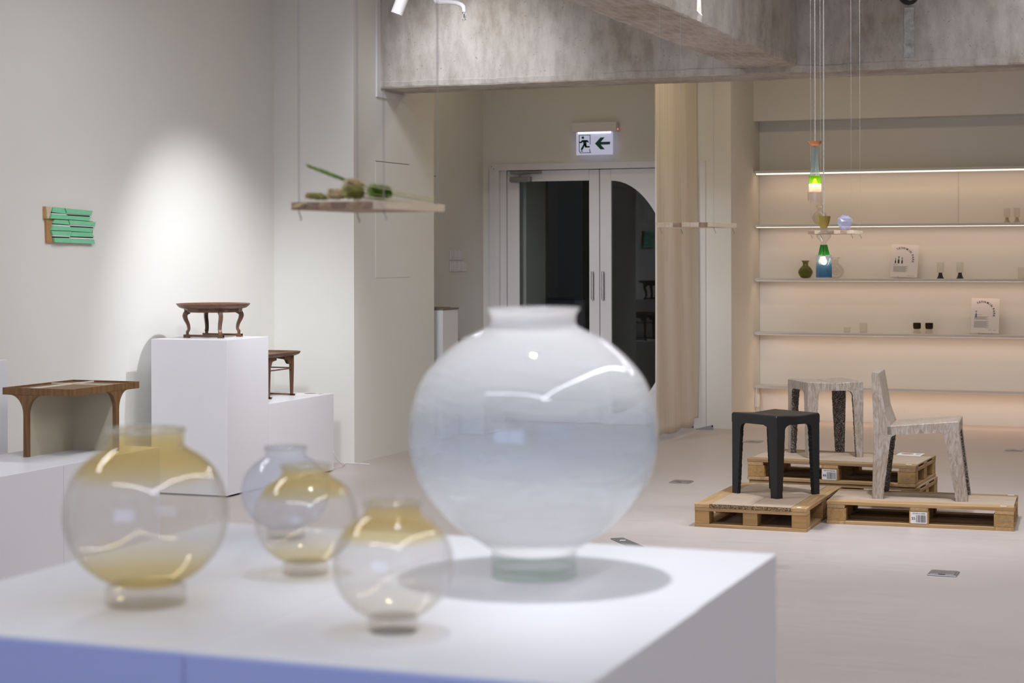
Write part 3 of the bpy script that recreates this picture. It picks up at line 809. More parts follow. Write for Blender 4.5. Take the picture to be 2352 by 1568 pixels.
# ---------------------------------------------------------------- exit sign
ex = thing('exit_sign', 'green running man exit sign with left arrow above the doors', 'sign', (-5.037, 15.26, 2.365))
box('housing', 'plastic', ex, -.207, .207, -.085, -.001, .20, .285, .004)
MT['signwhite'] = emit('sign_acrylic', (0.62, 0.64, 0.86), 0.42)
box('plate', 'signwhite', ex, -.168, .168, -.062, -.052, 0, .199, .001)
box('led_line', MT.setdefault('signled', emit('sign_led', (0.82, 0.86, 1.0), 6)), ex, -.150, .150, -.0645, -.0625, .190, .1975)
area('exit_sign_light', (-5.037, 15.20, 2.562), .30, .01, 0.9, (0.8, 0.86, 1.0))
sc = .336 / 1085
def SP(px, py): return ((px - 1127) * sc, (1245 - py) * sc * (.199 / (685 * sc)))
def spoly(mb, pts_): mb.prism([SP(*p_) for p_ in pts_], 'y', -.0640, -.0622)
def stroke(mb, pts_, w):
    for i in range(len(pts_) - 1):
        (x0, y0), (x1, y1) = pts_[i], pts_[i + 1]
        L = math.hypot(x1 - x0, y1 - y0); nx, ny = -(y1 - y0) / L * w / 2, (x1 - x0) / L * w / 2
        spoly(mb, [(x0 + nx, y0 + ny), (x1 + nx, y1 + ny), (x1 - nx, y1 - ny), (x0 - nx, y0 - ny)])
    for x, y in pts_: spoly(mb, [(x + w / 2 * math.cos(a_ * PI / 6), y + w / 2 * math.sin(a_ * PI / 6)) for a_ in range(12)])
man = MB()
spoly(man, [(783 + 39 * math.cos(a_ * PI / 10), 722 + 39 * math.sin(a_ * PI / 10)) for a_ in range(20)])
stroke(man, [(770, 818), (735, 862), (690, 862)], 44)
stroke(man, [(770, 818), (905, 818), (935, 850)], 44)
spoly(man, [(765, 800), (900, 800), (890, 900), (895, 975), (830, 975), (800, 910)])
stroke(man, [(825, 930), (752, 1070)], 55)
stroke(man, [(870, 930), (862, 998), (970, 1000)], 46)
spoly(man, [(722, 1110), (770, 1110), (785, 1140), (730, 1140)])
man.build('running_figure', MT['greensign'], ex)
fr_ = MB(); stroke(fr_, [(1000, 925), (1000, 645), (675, 645), (675, 1120), (705, 1178), (1015, 1178), (990, 1125), (990, 1070)], 17)
fr_.build('door_outline', MT['greensign'], ex)
ar = MB(); spoly(ar, [(1145, 908), (1310, 728), (1430, 728), (1318, 862), (1590, 862), (1590, 942), (1318, 945), (1435, 1088), (1308, 1088)])
ar.build('arrow', MT['greensign'], ex)
MB().box(.207, .2095, -.045, -.035, .215, .227).build('indicator', emit('red_led', (1.0, 0.10, 0.05), 3), ex)

# ---------------------------------------------------------------- hanging linen cloth
cu = MB(); vs_ = []; fs_ = []
ny, nz = 34, 60
for j in range(nz + 1):
    z = 0.055 + (CEIL - 0.055) * j / nz
    for i in range(ny + 1):
        y = 13.87 + 1.30 * i / ny
        amp = .004 + .005 * (1 - j / nz)
        x = -4.10 + amp * math.sin(i * .55 + 1.2 * math.sin(j * .05)) + .03 * math.sin(i / ny * PI) * (1 - j / nz)
        zz = z + (.012 * math.sin(i * .45) + .035 * (i / ny > .88) if j == 0 else 0)
        vs_.append((x, y + .02 * math.sin(j * .11) * (i / ny), zz))
for j in range(nz):
    for i in range(ny):
        p_ = j * (ny + 1) + i; fs_.append((p_, p_ + 1, p_ + ny + 2, p_ + ny + 1))
cloth = tag(cu.add(vs_, fs_).build('hanging_cloth', MT['linen'], smooth=True), 'long raw linen cloth hanging in front of the right door', 'cloth')
so_ = cloth.modifiers.new('thickness', 'SOLIDIFY'); so_.thickness = 0.003

# ---------------------------------------------------------------- pallets
ZT = 0.127
def pallet(label, loc, rz, L, Wd, sheet_edge=False, labels=True):
    o = thing('wooden_pallet', label, 'pallet', loc, rz, 'pine pallets')
    rn_ = random.Random(int(L * 100) + int(loc[1] * 100))
    j = lambda s=.003: rn_.uniform(-s, s)
    # bottom frame
    for x0 in (0, L - .10): box('bottom_board', 'pallet_y', o, x0, x0 + .10, 0, Wd, 0, .018, .0015)
    for y0 in (0.0, Wd / 2 - .045, Wd - .09): box('bottom_board', 'pallet_x', o, .1005, L - .1005, y0, y0 + .09, 0, .018 + j(.001), .0015)
    # blocks
    for x0 in (0.002, L / 2 - .052, L - .106):
        for y0 in (.001, Wd / 2 - .04, Wd - .081):
            box('block', 'block', o, x0 + j(.001), x0 + .104, y0, y0 + .08, .0185, .088, .002)
    for x0 in (0, L / 2 - .05, L - .10): box('stringer', 'pallet_y', o, x0 + abs(j(.002)), x0 + .099, 0, Wd, .0882, .107, .0015)
    # deck
    for y0 in (0.0, Wd - .085): box('plank', 'pallet_x', o, 0, L, y0, y0 + .085, .1072, ZT + j(.0008), .002)
    ym = Wd / 2
    box('plank', 'pallet_x', o, .002, L, ym - .04, ym + .04, .1072, ZT - .008, .001)
    d = .0015
    box('deck_sheet', 'mdf', o, .004, L - .004, .087, ym - .001, ZT - .0075, ZT + .001, .0008)
    box('deck_sheet', 'mdf', o, .004, L - .004, ym + .001, Wd - .087, ZT - .0075, ZT + .001, .0008)
    if sheet_edge:
        box('sheet_edge', 'chip', o, -.0015, .004, .087, Wd - .087, .1075, ZT + .0008)
    return o
P1 = pallet('pallet under the black stool, chipboard edge facing the camera', (-2.035, 9.742, 0), PI / 2, 1.0, .62, True)
P2 = pallet('pallet under the speckled chair, nearest to the right frame edge', (-1.998, 10.105, 0), math.radians(3.2), 1.005, .545)
P3b = pallet('lower pallet of the rear stack, mostly hidden', (-2.625, 10.885, 0), math.radians(-3), 1.02, .61)
P3 = pallet('upper pallet of the rear stack, under the marbled stool', (-2.635, 10.88, .1285), math.radians(-3), 1.02, .61)

def barcode(par, x, y, z, w, h, top, left, seed):
    """delivery label on the face -y of a block: white paper with bars and numbers"""
    lb = box('barcode_label', 'paper', par, x, x + w, y - .0012, y - .0002, z, z + h)
    pr = MB(); rn_ = random.Random(seed); bx = x + w * .34
    while bx < x + w * .93:
        ww = rn_.choice([.0007, .0007, .0013, .002]); pr.box(bx, bx + ww, y - .0017, y - .0013, z + h * .10, z + h * .74); bx += ww + rn_.choice([.0008, .0012, .002])
    for txt, sz, px, pz in ((top, .0092, x + w * .52, z + h * .87), (left, .021, x + w * .18, z + h * .42)):
        v2, f2 = text_mesh(txt, sz, (px, pz))
        pr.add([(a_, y - .0016, b_) for a_, b_ in v2], f2)
    pr.build('label_print', MT['ink'], lb)
barcode(P2, .505 + .002 - .05, .001, .021, .088, .062, '570 970 01147954', '55', 5)
barcode(P3, .51 - .05 + .002, .001, .021, .088, .062, 'T09 970 45452964', '66', 9)
def stamp(par, x, z, w, seed):
    s_ = MB(); rn_ = random.Random(seed)
    for _ in range(9):
        a_ = x + rn_.random() * w * .8; b_ = z + rn_.random() * .014
        s_.box(a_, a_ + w * rn_.uniform(.05, .2), .0004, .0008, b_, b_ + rn_.uniform(.001, .004))
    s_.build('ink_stamp', MT['inkgrey'], par)
stamp(P3, .925, .035, .08, 3); stamp(P2, .93, .045, .07, 4)
for par, spots_ in ((P1, [(.015, .035)]), (P2, [(.93, .03), (.95, .51)]), (P3, [(.955, .03)])):
    for (x, y) in spots_: box('white_sticker', 'paper', par, x, x + .034, y, y + .022, ZT + .001, ZT + .0018)
card('white information card at the back corner of the rear pallet stack', (-1.735, 11.41, .2566), math.radians(-3), .15, .12, 'dullbrown')

# ---------------------------------------------------------------- recycled plastic stools and chair
def leg_mesh(H, w_bot, w_mid, w_top, fil, t, sx, sy, mat_edge=None, jit=.0016, seed=1, lean=(0, 0)):
    """corner leg: two flat outer faces, a rough diagonal inner face; widens in a fillet under the seat"""
    rn_ = random.Random(seed); n = 46; vs_ = []
    for i in range(n + 1):
        z = H * i / n
        if z < H - fil: w = w_bot + (w_mid - w_bot) * z / (H - fil)
        else:
            q_ = (z - (H - fil)) / fil; w = w_mid + (w_top - w_mid) * (1 - math.sqrt(max(0, 1 - q_ * q_)))
        J = lambda: rn_.uniform(-jit, jit)
        lx = lean[0] * (1 - z / H); ly = lean[1] * (1 - z / H); c_ = .003
        ring = [(c_, 0), (w + J(), 0), (w + J() * 1.2, t + J()), (w * .55 + t * .5 + J(), w * .55 + t * .5 + J()), (t + J(), w + J() * 1.2), (0, w + J()), (0, c_)]
        vs_ += [((x + lx) * sx, (y + ly) * sy, z) for x, y in ring]
    k_ = 7; outer = []; inner = []
    for i in range(n):
        for a_ in range(k_):
            b_ = (a_ + 1) % k_; f_ = (i * k_ + a_, i * k_ + b_, (i + 1) * k_ + b_, (i + 1) * k_ + a_)
            (inner if a_ in (1, 2, 3, 4) else outer).append(f_)
    outer += [tuple(range(k_)), tuple(n * k_ + a_ for a_ in range(k_))]
    return vs_, outer + inner, len(outer)

def two_mat(name, vs_, fs_, nouter, m1, m2, parent, loc, smooth=False):
    me = bpy.data.meshes.new(name); me.from_pydata(vs_, [], fs_)
    me.materials.append(MT[m1]); me.materials.append(MT[m2])
    for i, p_ in enumerate(me.polygons): p_.material_index = 0 if i < nouter else 1
    import bmesh
    bm = bmesh.new(); bm.from_mesh(me); bmesh.ops.recalc_face_normals(bm, faces=bm.faces[:]); bm.to_mesh(me); bm.free()
    o = bpy.data.objects.new(name, me); COL.objects.link(o); o.parent = parent; o.location = loc
    return o

def seat_slab(Sx, Sy, z0, z1, sag, bev=.006, zf=None):
    """slab whose top is two panels meeting in a shallow valley along local y; small notch where they meet"""
    g = .0022; mb = MB(); vs_ = []; fs_ = []
    cols = [0, bev, Sx * .25, Sx / 2 - g, Sx / 2 - g * .8, Sx / 2 + g * .8, Sx / 2 + g, Sx * .75, Sx - bev, Sx]
    def top(x):
        h_ = 1 - abs(x - Sx / 2) / (Sx / 2)
        v_ = z1 - sag * h_
        if x in (cols[0], cols[-1]): v_ -= bev
        if x in (cols[4], cols[5]): v_ -= .004
        return v_
    rows = [0, bev, Sy - bev, Sy]
    for y in rows:
        for x in cols: vs_.append((x, y, top(x) - (bev * .8 if y in (0, Sy) else 0)))
    nc = len(cols)
    for r in range(3):
        for c_ in range(nc - 1): fs_.append((r * nc + c_, r * nc + c_ + 1, (r + 1) * nc + c_ + 1, (r + 1) * nc + c_))
    base = len(vs_)
    for x in cols: vs_.append((x, 0, z0))
    for x in cols: vs_.append((x, Sy, z0))
    for c_ in range(nc - 1):
        fs_.append((base + c_, base + c_ + 1, c_ + 1, c_)); fs_.append((3 * nc + c_, 3 * nc + c_ + 1, base + nc + c_ + 1, base + nc + c_))
    fs_.append((0, nc, 2 * nc, 3 * nc, base + nc, base)); fs_.append((nc - 1, base + nc - 1, base + 2 * nc - 1, 4 * nc - 1, 3 * nc - 1, 2 * nc - 1))
    nout = len(fs_)
    for c_ in range(nc - 1): fs_.append((base + c_, base + nc + c_, base + nc + c_ + 1, base + c_ + 1))
    return vs_, fs_, nout

def stool(label, loc, rz, m1, m2, Sd=.356, Ht=.463, seed=1):
    o = thing('stool', label, 'stool', loc, rz, 'recycled plastic stools')
    h = Sd / 2
    v_, f_, n_ = seat_slab(Sd, Sd, Ht - .056, Ht, .010)
    two_mat('seat', [(x - h, y - h, z) for x, y, z in v_], f_, n_, m1, m2, o, (0, 0, 0))
    for k_, (sx, sy) in enumerate(((1, 1), (-1, 1), (-1, -1), (1, -1))):
        v_, f_, n_ = leg_mesh(Ht - .0558, .046, .068, .102, .034, .020, sx, sy, seed=seed * 10 + k_)
        two_mat('leg', v_, f_, n_, m1, m2, o, (-h * sx, -h * sy, 0))
    return o
stool('black recycled plastic stool on the front pallet', (-2.329, 10.305, ZT + .0012), math.radians(59), 'black', 'blackrough', .352, .463, 2)
stool('beige marbled recycled plastic stool on the rear pallet stack', (-2.228, 11.235, .1285 + ZT + .0012), math.radians(32), 'marble', 'speck', .356, .463, 3)

ch_ = thing('chair', 'beige marbled recycled plastic chair with slanted back on the right pallet', 'chair', (-1.764, 10.262, ZT + .0012), math.radians(4.2))
CL, CW = .465, .372
v_ = []; f_ = []
# seat: rises to the front, two panels along x
g = .002
ys = [0, .006, CW * .47 - g, CW * .47, CW * .47 + g, CW - .006, CW]
xs = [.075, .10, .2, .3, .4, CL - .008, CL]
def stop(x, y):
    z = .408 + .036 * (x - .075) / (CL - .075)
    if y in (0, CW): z -= .005
    if x == CL: z -= .006
    if y == ys[3]: z -= .003
    return z
for x in xs:
    for y in ys: v_.append((x, y, stop(x, y)))
ny_ = len(ys)
for i in range(len(xs) - 1):
    for j_ in range(ny_ - 1): f_.append((i * ny_ + j_, (i + 1) * ny_ + j_, (i + 1) * ny_ + j_ + 1, i * ny_ + j_ + 1))
b0 = len(v_)
for x in xs:
    for y in (0, CW): v_.append((x, y, min(max(stop(x, CW / 2) - .055, .3605), .379)))
for i in range(len(xs) - 1):
    f_.append((i * ny_, b0 + 2 * i, b0 + 2 * i + 2, (i + 1) * ny_))
    f_.append((i * ny_ + ny_ - 1, (i + 1) * ny_ + ny_ - 1, b0 + 2 * i + 3, b0 + 2 * i + 1))
e_ = len(xs) - 1
f_.append(tuple(e_ * ny_ + j_ for j_ in range(ny_)) + (b0 + 2 * e_ + 1, b0 + 2 * e_))
f_.append(tuple(range(ny_)) + (b0 + 1, b0))
no = len(f_)
for i in range(len(xs) - 1): f_.append((b0 + 2 * i, b0 + 2 * i + 1, b0 + 2 * i + 3, b0 + 2 * i + 2))
two_mat('seat', v_, f_, no, 'marble', 'speck', ch_, (0, 0, 0))
# back: wedge, thin at the top, two panels
bk = [(.0, .3605), (.10, .3605), (.092, .415), (.080, .45), (.062, .50), (.028, .70), (-.006, .706), (-.012, .69), (-.004, .50)]
for (y0, y1) in ((0, CW * .30), (CW * .30 + .002, CW)):
    MB().prism(bk, 'y', y0, y1).build('backrest', MT['marble'], ch_)
for k_, (x, y, sx, sy, H_, ln, wb, wm, wt) in enumerate(((0, 0, 1, 1, .3602, (-.010, 0), .060, .092, .122), (0, CW, 1, -1, .3602, (-.010, 0), .060, .092, .122),
                                             (CL, 0, -1, 1, .3788, (-.046, 0), .064, .082, .112), (CL, CW, -1, -1, .3788, (-.046, 0), .064, .082, .112))):
    v_, f_, n_ = leg_mesh(H_, wb, wm, wt, .036, .022, sx, sy, seed=50 + k_, lean=ln)
    two_mat('leg', v_, f_, n_, 'marble', 'speck', ch_, (x, y, 0))

# ---------------------------------------------------------------- hanging boards
def hang_board(label, cx, cy, D, wr, mats, seed):
    o = thing('hanging_board', label, 'board', (cx, cy, 1.602), 0, 'boards hung on wires')
    Wb = .24; n = 7; rn_ = random.Random(seed)
    for i in range(n):
        x0 = -Wb + Wb * i / n
        box('stave', mats[i], o, x0 + .0002, x0 + Wb / n - .0002, rn_.uniform(0, .0006), D, 0, .0175, .0006)
    for (x, y) in ((-Wb + .013, .014), (-.013, .014), (-Wb + .013, D - .014), (-.013, D - .014)):
        MB().tube([(x, y, -.004), (x, y, CEIL - 1.602)], wr, 6).build('wire', MT['wire'], o)
        MB().tube([(x, y, -.004), (x + .003, y - .002, -.012), (x + .009, y - .006, -.020), (x + .007, y - .006, -.025)], max(wr * 1.4, .0016), 6).build('hook', MT['wire'], o)
    return o
st, pale_ = 'stave', 'stave_pale'
hang_board('nearest hanging wooden board, with dried grasses on it', -1.727, 3.729, .335, .0011, [st, st, st, st, st, st, pale_], 1)
hang_board('empty hanging wooden board in front of the linen cloth', -1.770, 6.818, .325, .0005, [pale_, pale_, st, pale_, pale_, st, pale_], 2)
hang_board('farthest hanging wooden board, with a faceted glass vase', -1.755, 9.607, .285, .0005, [st, pale_, st, st, pale_, st, pale_], 3)
BT = 1.602 + .0176

MT['tan'] = plain('dried_tan', (0.90, 0.72, 0.47), 0.9, var=0.2, scale=60)
MT['leafg'] = plain('dried_green', (0.28, 0.44, 0.09), 0.9, var=0.3, scale=60)
MT['olive'] = plain('dried_olive', (0.50, 0.50, 0.17), 0.9, var=0.3, scale=60)
MT['straw'] = plain('straw', (0.82, 0.68, 0.44), 0.85, var=0.15, scale=60)
def grass(label, head, tail, L, R, mat, stem='straw', hairs=260, seed=1):
    """one dried grass: fluffy head at 'head', thin stem running to 'tail'"""
    o = thing('dried_grass', label, 'dried grass', head, group='dried grasses on the hanging board')
    rn_ = random.Random(seed); R *= 1.25; L *= 1.12
    t_ = (Vector(tail) - Vector(head)); dr = t_.normalized()
    a_ = dr.cross(Vector((0, 0, 1))).normalized(); b_ = dr.cross(a_)
    mb = MB(); prev = []
    pts_ = [-dr * L * .5 + dr * L * i / 8 for i in range(9)]
    mb.tube(pts_, [R * (.08 + .32 * math.sin(PI * (i + .6) / 9.2)) for i in range(9)], 8)
    for _ in range(int(hairs * 1.6)):
        u_ = rn_.random(); g_ = rn_.random() * 2 * PI
        rad = (a_ * math.cos(g_) + b_ * math.sin(g_))
        base = -dr * L * .5 + dr * L * u_ + rad * R * .30 * math.sin(PI * (u_ * .9 + .05))
        tip = base + rad * R * rn_.uniform(.4, .85) - dr * L * rn_.uniform(.05, .18)
        sd = dr.cross(rad) * R * .10
        k_ = len(mb.v); mb.v += [tuple(base + sd), tuple(base - sd), tuple(tip)]; mb.f.append((k_, k_ + 1, k_ + 2))
    mb.build('head', MT[mat], o)
    if t_.length > L:
        MB().tube([dr * L * .45, t_ * .5 + Vector((0, 0, .004)), t_], .0009, 6).build('stem', MT[stem], o)
    return o
E_ = (-1.745, 4.03)
gz = BT + .0150
grass('dried bunny-tail grass at the far left end of the bundle', (-1.940, 3.80, gz), (-1.775, 3.985, BT + .003), .042, .010, 'tan', seed=1)
grass('dried bunny-tail grass second from the left in the bundle', (-1.918, 3.88, gz + .012), (-1.752, 4.035, BT + .012), .045, .010, 'tan', seed=2)
grass('dried bunny-tail grass lying lowest in the bundle', (-1.885, 3.80, gz), (-1.742, 3.99, BT + .002), .040, .010, 'tan', seed=3)
grass('dried bunny-tail grass on top of the bundle', (-1.875, 3.87, gz + .022), (-1.745, 4.04, BT + .014), .046, .011, 'tan', seed=4)
grass('dried bunny-tail grass on top nearest the green leaves', (-1.852, 3.83, gz + .030), (-1.742, 4.00, BT + .010), .042, .011, 'tan', seed=5)
grass('olive green fluffy dried grass in the middle of the bundle', (-1.84, 3.80, gz + .007), (-1.745, 4.045, BT + .006), .048, .016, 'olive', 'leafg', 420, 6)
grass('bright green leafy dried grass at the right of the bundle', (-1.828, 3.92, gz + .012), (-1.743, 4.05, BT + .012), .050, .017, 'leafg', 'leafg', 420, 7)
grass('short pale green dried grass under the left bunny tails', (-1.925, 3.80, gz - .001), (-1.80, 3.95, BT + .004), .050, .009, 'olive', 'leafg', 200, 8)
grass('thin green foxtail grass pointing up to the left', (-1.925, 3.85, gz + .052), (-1.815, 3.93, BT + .016), .095, .006, 'leafg', 'leafg', 300, 9)
grass('small tan bunny-tail hanging over the front edge of the board', (-1.945, 3.722, 1.612), (-1.975, 3.718, 1.604), .034, .007, 'tan', hairs=160, seed=10)

# ---------------------------------------------------------------- pendant lamps made of bottles
c4 = .000492
p1 = thing('pendant_lamp', 'upper bottle pendant lamp with copper cup and green band', 'lamp', (-1.822, 8.945, 0), group='bottle pendant lamps')
Z1 = lambda y: 2.039 - (y - 131) * c4
MB().tube([(0, 0, Z1(150)), (0, 0, CEIL)], .0026, 8).build('cord', MT['cord'], p1)
MB().lathe([(.010, Z1(162)), (.013, Z1(160)), (.024, Z1(148)), (.031, Z1(132)), (.0345, Z1(108)), (.033, Z1(108)), (.029, Z1(132)), (.022, Z1(146)), (.010, Z1(156))], 32, close=True).build('copper_cup', MT['copper'], p1, smooth=40)
def ring(par, name, mat, pr, t=.0015, seg=32):
    return MB().lathe(pr + [(r - t, z) for r, z in pr[::-1]], seg, close=True).build(name, mat, par, smooth=50)
g_pale = thin_glass('pale_bottle_glass', [(0, (0.80, 0.86, 0.85)), (1, (0.80, 0.86, 0.85))], milk=0.22, milk_col=(0.75, 0.8, 0.8))
g_green = thin_glass('green_bottle_glass', [(0, (0.42, 0.68, 0.08)), (1, (0.42, 0.68, 0.08))], milk=0.35, milk_col=(0.35, 0.6, 0.08))
g_frost = thin_glass('frosted_glass', [(0, (0.95, 0.9, 0.85)), (1, (0.95, 0.9, 0.85))], milk=0.5, milk_col=(0.9, 0.82, 0.76))
g_clear = thin_glass('clear_thin_glass', [(0, (0.965, 0.96, 0.955)), (1, (0.965, 0.96, 0.955))])
g_blue = thin_glass('blue_bottle_glass', [(0, (0.42, 0.64, 0.82)), (0.5, (0.56, 0.74, 0.87)), (0.72, (0.93, 0.95, 0.96)), (1, (0.95, 0.96, 0.96))], milk=0.08, milk_col=(0.25, 0.45, 0.65), height=.11)
ring(p1, 'bottle_neck', g_pale, [(.012, Z1(162)), (.0125, Z1(200)), (.0135, Z1(260)), (.0165, Z1(330)), (.021, Z1(400)), (.026, Z1(452))])
ring(p1, 'green_band', g_green, [(.0285, Z1(453)), (.030, Z1(470)), (.030, Z1(532))])
ring(p1, 'frosted_band', g_frost, [(.0305, Z1(533)), (.031, Z1(614)), (.0285, Z1(616))])
mb = MB(); vs_ = []; fs_ = []; sg = 28
for k_ in range(sg):
    a_ = 2 * PI * k_ / sg; fl = 1 + (.05 if k_ % 2 else 0)
    x, y = .0345 * math.cos(a_), .0345 * math.sin(a_)
    zb = Z1(722) - x / .0345 * 30 * c4 + y * .2
    vs_ += [(x * fl, y * fl, Z1(610)), (x * fl, y * fl, zb), (x * .95, y * .95, zb), (x * .95, y * .95, Z1(610))]
for k_ in range(sg):
    n_ = (k_ + 1) % sg
    for j_ in range(4): fs_.append((k_ * 4 + j_, k_ * 4 + (j_ + 1) % 4, n_ * 4 + (j_ + 1) % 4, n_ * 4 + j_))
mb.add(vs_, fs_).build('cut_glass_skirt', g_clear, p1)
M_bulb = emit('bulb', (1.0, 0.80, 0.52), 22)
def bulb(par, z, r=.013):
    MB().lathe([(.0005, z - r), (r * .6, z - r * .82), (r, z - r * .1), (r * .9, z + r * .5), (r * .5, z + r * 1.3), (r * .4, z + r * 1.9), (.0005, z + r * 1.9)], 20).build('bulb', M_bulb, par, smooth=True)
    MB().lathe([(.0005, z + r * 1.9), (r * .55, z + r * 1.9), (r * .55, z + r * 3.6), (.0005, z + r * 3.6)], 14).build('socket', MT['brass'], par)
bulb(p1, Z1(532))
p2 = thing('pendant_lamp', 'lower bottle pendant lamp with brass cup and blue square bottle', 'lamp', (-1.767, 8.885, 0), group='bottle pendant lamps')
Z2 = lambda y: 1.683 - (y - 850) * c4
MB().tube([(0, 0, Z2(930)), (0, 0, CEIL)], .0026, 8).build('cord', MT['cord'], p2)
MB().lathe([(.014, Z2(975)), (.0165, Z2(970)), (.024, Z2(940)), (.0295, Z2(905)), (.0335, Z2(855)), (.032, Z2(855)), (.028, Z2(905)), (.022, Z2(940)), (.014, Z2(962))], 32, close=True).build('brass_cup', MT['brass'], p2, smooth=40)
ring(p2, 'glass_node', g_clear, smooth_prof([(.0155, Z2(1136)), (.0155, Z2(1112)), (.020, Z2(1096)), (.034, Z2(1062)), (.0355, Z2(1048)), (.032, Z2(1030)), (.019, Z2(1008)), (.0155, Z2(992)), (.0155, Z2(976))], 3))
ring(p2, 'green_cone', thin_glass('emerald_glass', [(0, (0.10, 0.50, 0.10)), (1, (0.10, 0.50, 0.10))], milk=0.5, milk_col=(0.12, 0.45, 0.10)), [(.0285, Z2(1240)), (.017, Z2(1138))])
sq = MB(); h1, h2 = .0325, .0305
zb, zt = Z2(1465), Z2(1241)
for s0, s1 in ((h1, h2),):
    outer = [(-s0, -s0), (s0, -s0), (s0, s0), (-s0, s0)]; inn = [(-s1, -s1), (s1, -s1), (s1, s1), (-s1, s1)]
    vs_ = [(x, y, 0) for x, y in outer] + [(x, y, zt - zb) for x, y in outer] + [(x, y, zt - zb) for x, y in inn] + [(x, y, .004) for x, y in inn]
    fs_ = [(0, 1, 2, 3), (12, 13, 14, 15)]
    for r_ in range(3):
        for j_ in range(4): fs_.append((r_ * 4 + j_, r_ * 4 + (j_ + 1) % 4, r_ * 4 + 4 + (j_ + 1) % 4, r_ * 4 + 4 + j_))
sqo = sq.add(vs_, fs_).build('square_bottle', g_blue, p2); sqo.location = (0, 0, zb); sqo.rotation_euler = (0, 0, YAW + .05)
cr = MB()
for s_ in (-1, 1):
    cr.tube([(-.024 * s_, -.0335, .095), (0, -.0335, .028)], .0012, 6)
    cr.tube([(-.014 * s_, -.0335, .065), (0, -.0335, .040)], .0010, 6)
cro = cr.build('cut_pattern', g_clear, p2); cro.location = (0, 0, zb); cro.rotation_euler = (0, 0, YAW + .05)
bulb(p2, Z2(1308), .014)

# faceted vase on the farthest hanging board
fv = thing('faceted_vase', 'small faceted pale blue glass vase on the farthest hanging board', 'vase', (-1.828, 9.76, BT))
rn_ = random.Random(4); sg = 9; prf = [(.0005, .001), (.022, .001), (.034, .024), (.0415, .050), (.037, .066), (.018, .079), (.0165, .086), (.014, .086), (.015, .078), (.034, .064), (.038, .050), (.031, .024), (.018, .006), (.0005, .006)]
vs_ = []; fs_ = []
for i, (r, z) in enumerate(prf):
    for k_ in range(sg):
        a_ = 2 * PI * (k_ + .5 * (i % 2)) / sg; rr = r * (1 + (rn_.uniform(-.06, .06) if .02 < r else 0))
        vs_.append((rr * math.cos(a_), rr * math.sin(a_), z))
for i in range(len(prf) - 1):
    for k_ in range(sg):
        n_ = (k_ + 1) % sg
        fs_ += [(i * sg + k_, i * sg + n_, (i + 1) * sg + k_), (i * sg + n_, (i + 1) * sg + n_, (i + 1) * sg + k_)]
MB().add(vs_, fs_).build('body', thin_glass('ice_blue_glass', [(0, (0.80, 0.83, 0.95)), (.6, (0.86, 0.87, 0.93)), (1, (0.9, 0.9, 0.93))], milk=0.28, milk_col=(0.72, 0.75, 0.9), height=.09), fv)
for e_ in (0,): MB().lathe([(.013, .0855), (.0168, .0855), (.0168, .0875), (.013, .0875)], 18, close=True).build('rim', g_clear, fv)

# ---------------------------------------------------------------- things on the recess shelves
def on_shelf(k_): return SHZ[k_] + .0242
mg_green = thin_glass('bottle_green_glass', [(0, (0.72, 0.73, 0.50)), (1, (0.74, 0.75, 0.52))], milk=0.22, milk_col=(0.22, 0.24, 0.10))
def shelf_vase(label, x, k_, mat, s_=1.0, y=16.19):
    o = thing('shelf_vase', label, 'vase', (x, y, on_shelf(k_)))
    pr = [(.022, 0), (.045, .010), (.064, .045), (.062, .068), (.042, .098), (.027, .112), (.025, .135), (.034, .152), (.036, .155)]
    pr = [(0.0005, 0.0005)] + smooth_prof([(r * s_, z * s_ + .0005) for r, z in pr], 4)
    MB().lathe(wall_profile(pr, .003), 40).build('body', mat, o, smooth=50)
    MB().lathe([(.033 * s_, .1545 * s_), (.0365 * s_, .1545 * s_), (.0365 * s_, .158 * s_), (.033 * s_, .158 * s_)], 32, close=True).build('lip', mat, o, smooth=True)
    return o
shelf_vase('dark green glass vase on the middle shelf', -3.385, 2, mg_green)
shelf_vase('clear glass vase on the middle shelf, behind the blue lamp bottle', -3.12, 2, g_clear, 1.18)
shelf_vase('clear glass vase on the second shelf, behind the upper lamp', -3.255, 1, g_clear, 1.05)
g_haze = thin_glass('greenish_clear_glass', [(0, (0.975, 0.978, 0.955)), (1, (0.975, 0.978, 0.955))], milk=0.0, milk_col=(0.7, 0.72, 0.6))
def goblet(label, x, k_, basemat, cupmat, s_=1.0, grp='goblets on the shelves'):
    o = thing('goblet', label, 'goblet', (x, 16.19, on_shelf(k_)), group=grp)
    MB().lathe([(r * s_, z * s_) for r, z in [(.0005, 0), (.031, 0), (.030, .004), (.022, .018), (.017, .034), (.015, .052), (.0005, .052)]], 32).build('base', basemat, o, smooth=40)
    ring(o, 'cup', cupmat, [(r * s_, z * s_) for r, z in [(.024, .0525), (.029, .058), (.030, .10), (.030, .142)]])
    return o
goblet('goblet with black foot, left one beside the upper poster', -2.201, 2, MT['black'], g_haze)
goblet('goblet with black foot, right one beside the upper poster', -2.034, 2, MT['black'], g_haze)
MT['tanglass'] = plain('tan_glass_foot', (0.45, 0.36, 0.26), 0.3)
goblet('pale goblet with tan foot on the second shelf, left one', -1.638, 1, MT['tanglass'], g_clear, .88)
goblet('pale goblet with tan foot on the second shelf, right one', -1.555, 1, MT['tanglass'], g_clear, .88)
def tumbler(label, x, k_, r, h, mat):
    o = thing('tumbler', label, 'glass', (x, 16.19, on_shelf(k_)))
    ring(o, 'wall', mat, [(r * .94, .001), (r, .01), (r, h)])
    MB().lathe([(.0005, .001), (r * .92, .001), (r * .92, .007), (.0005, .007)], 28).build('base', mat, o)
    return o
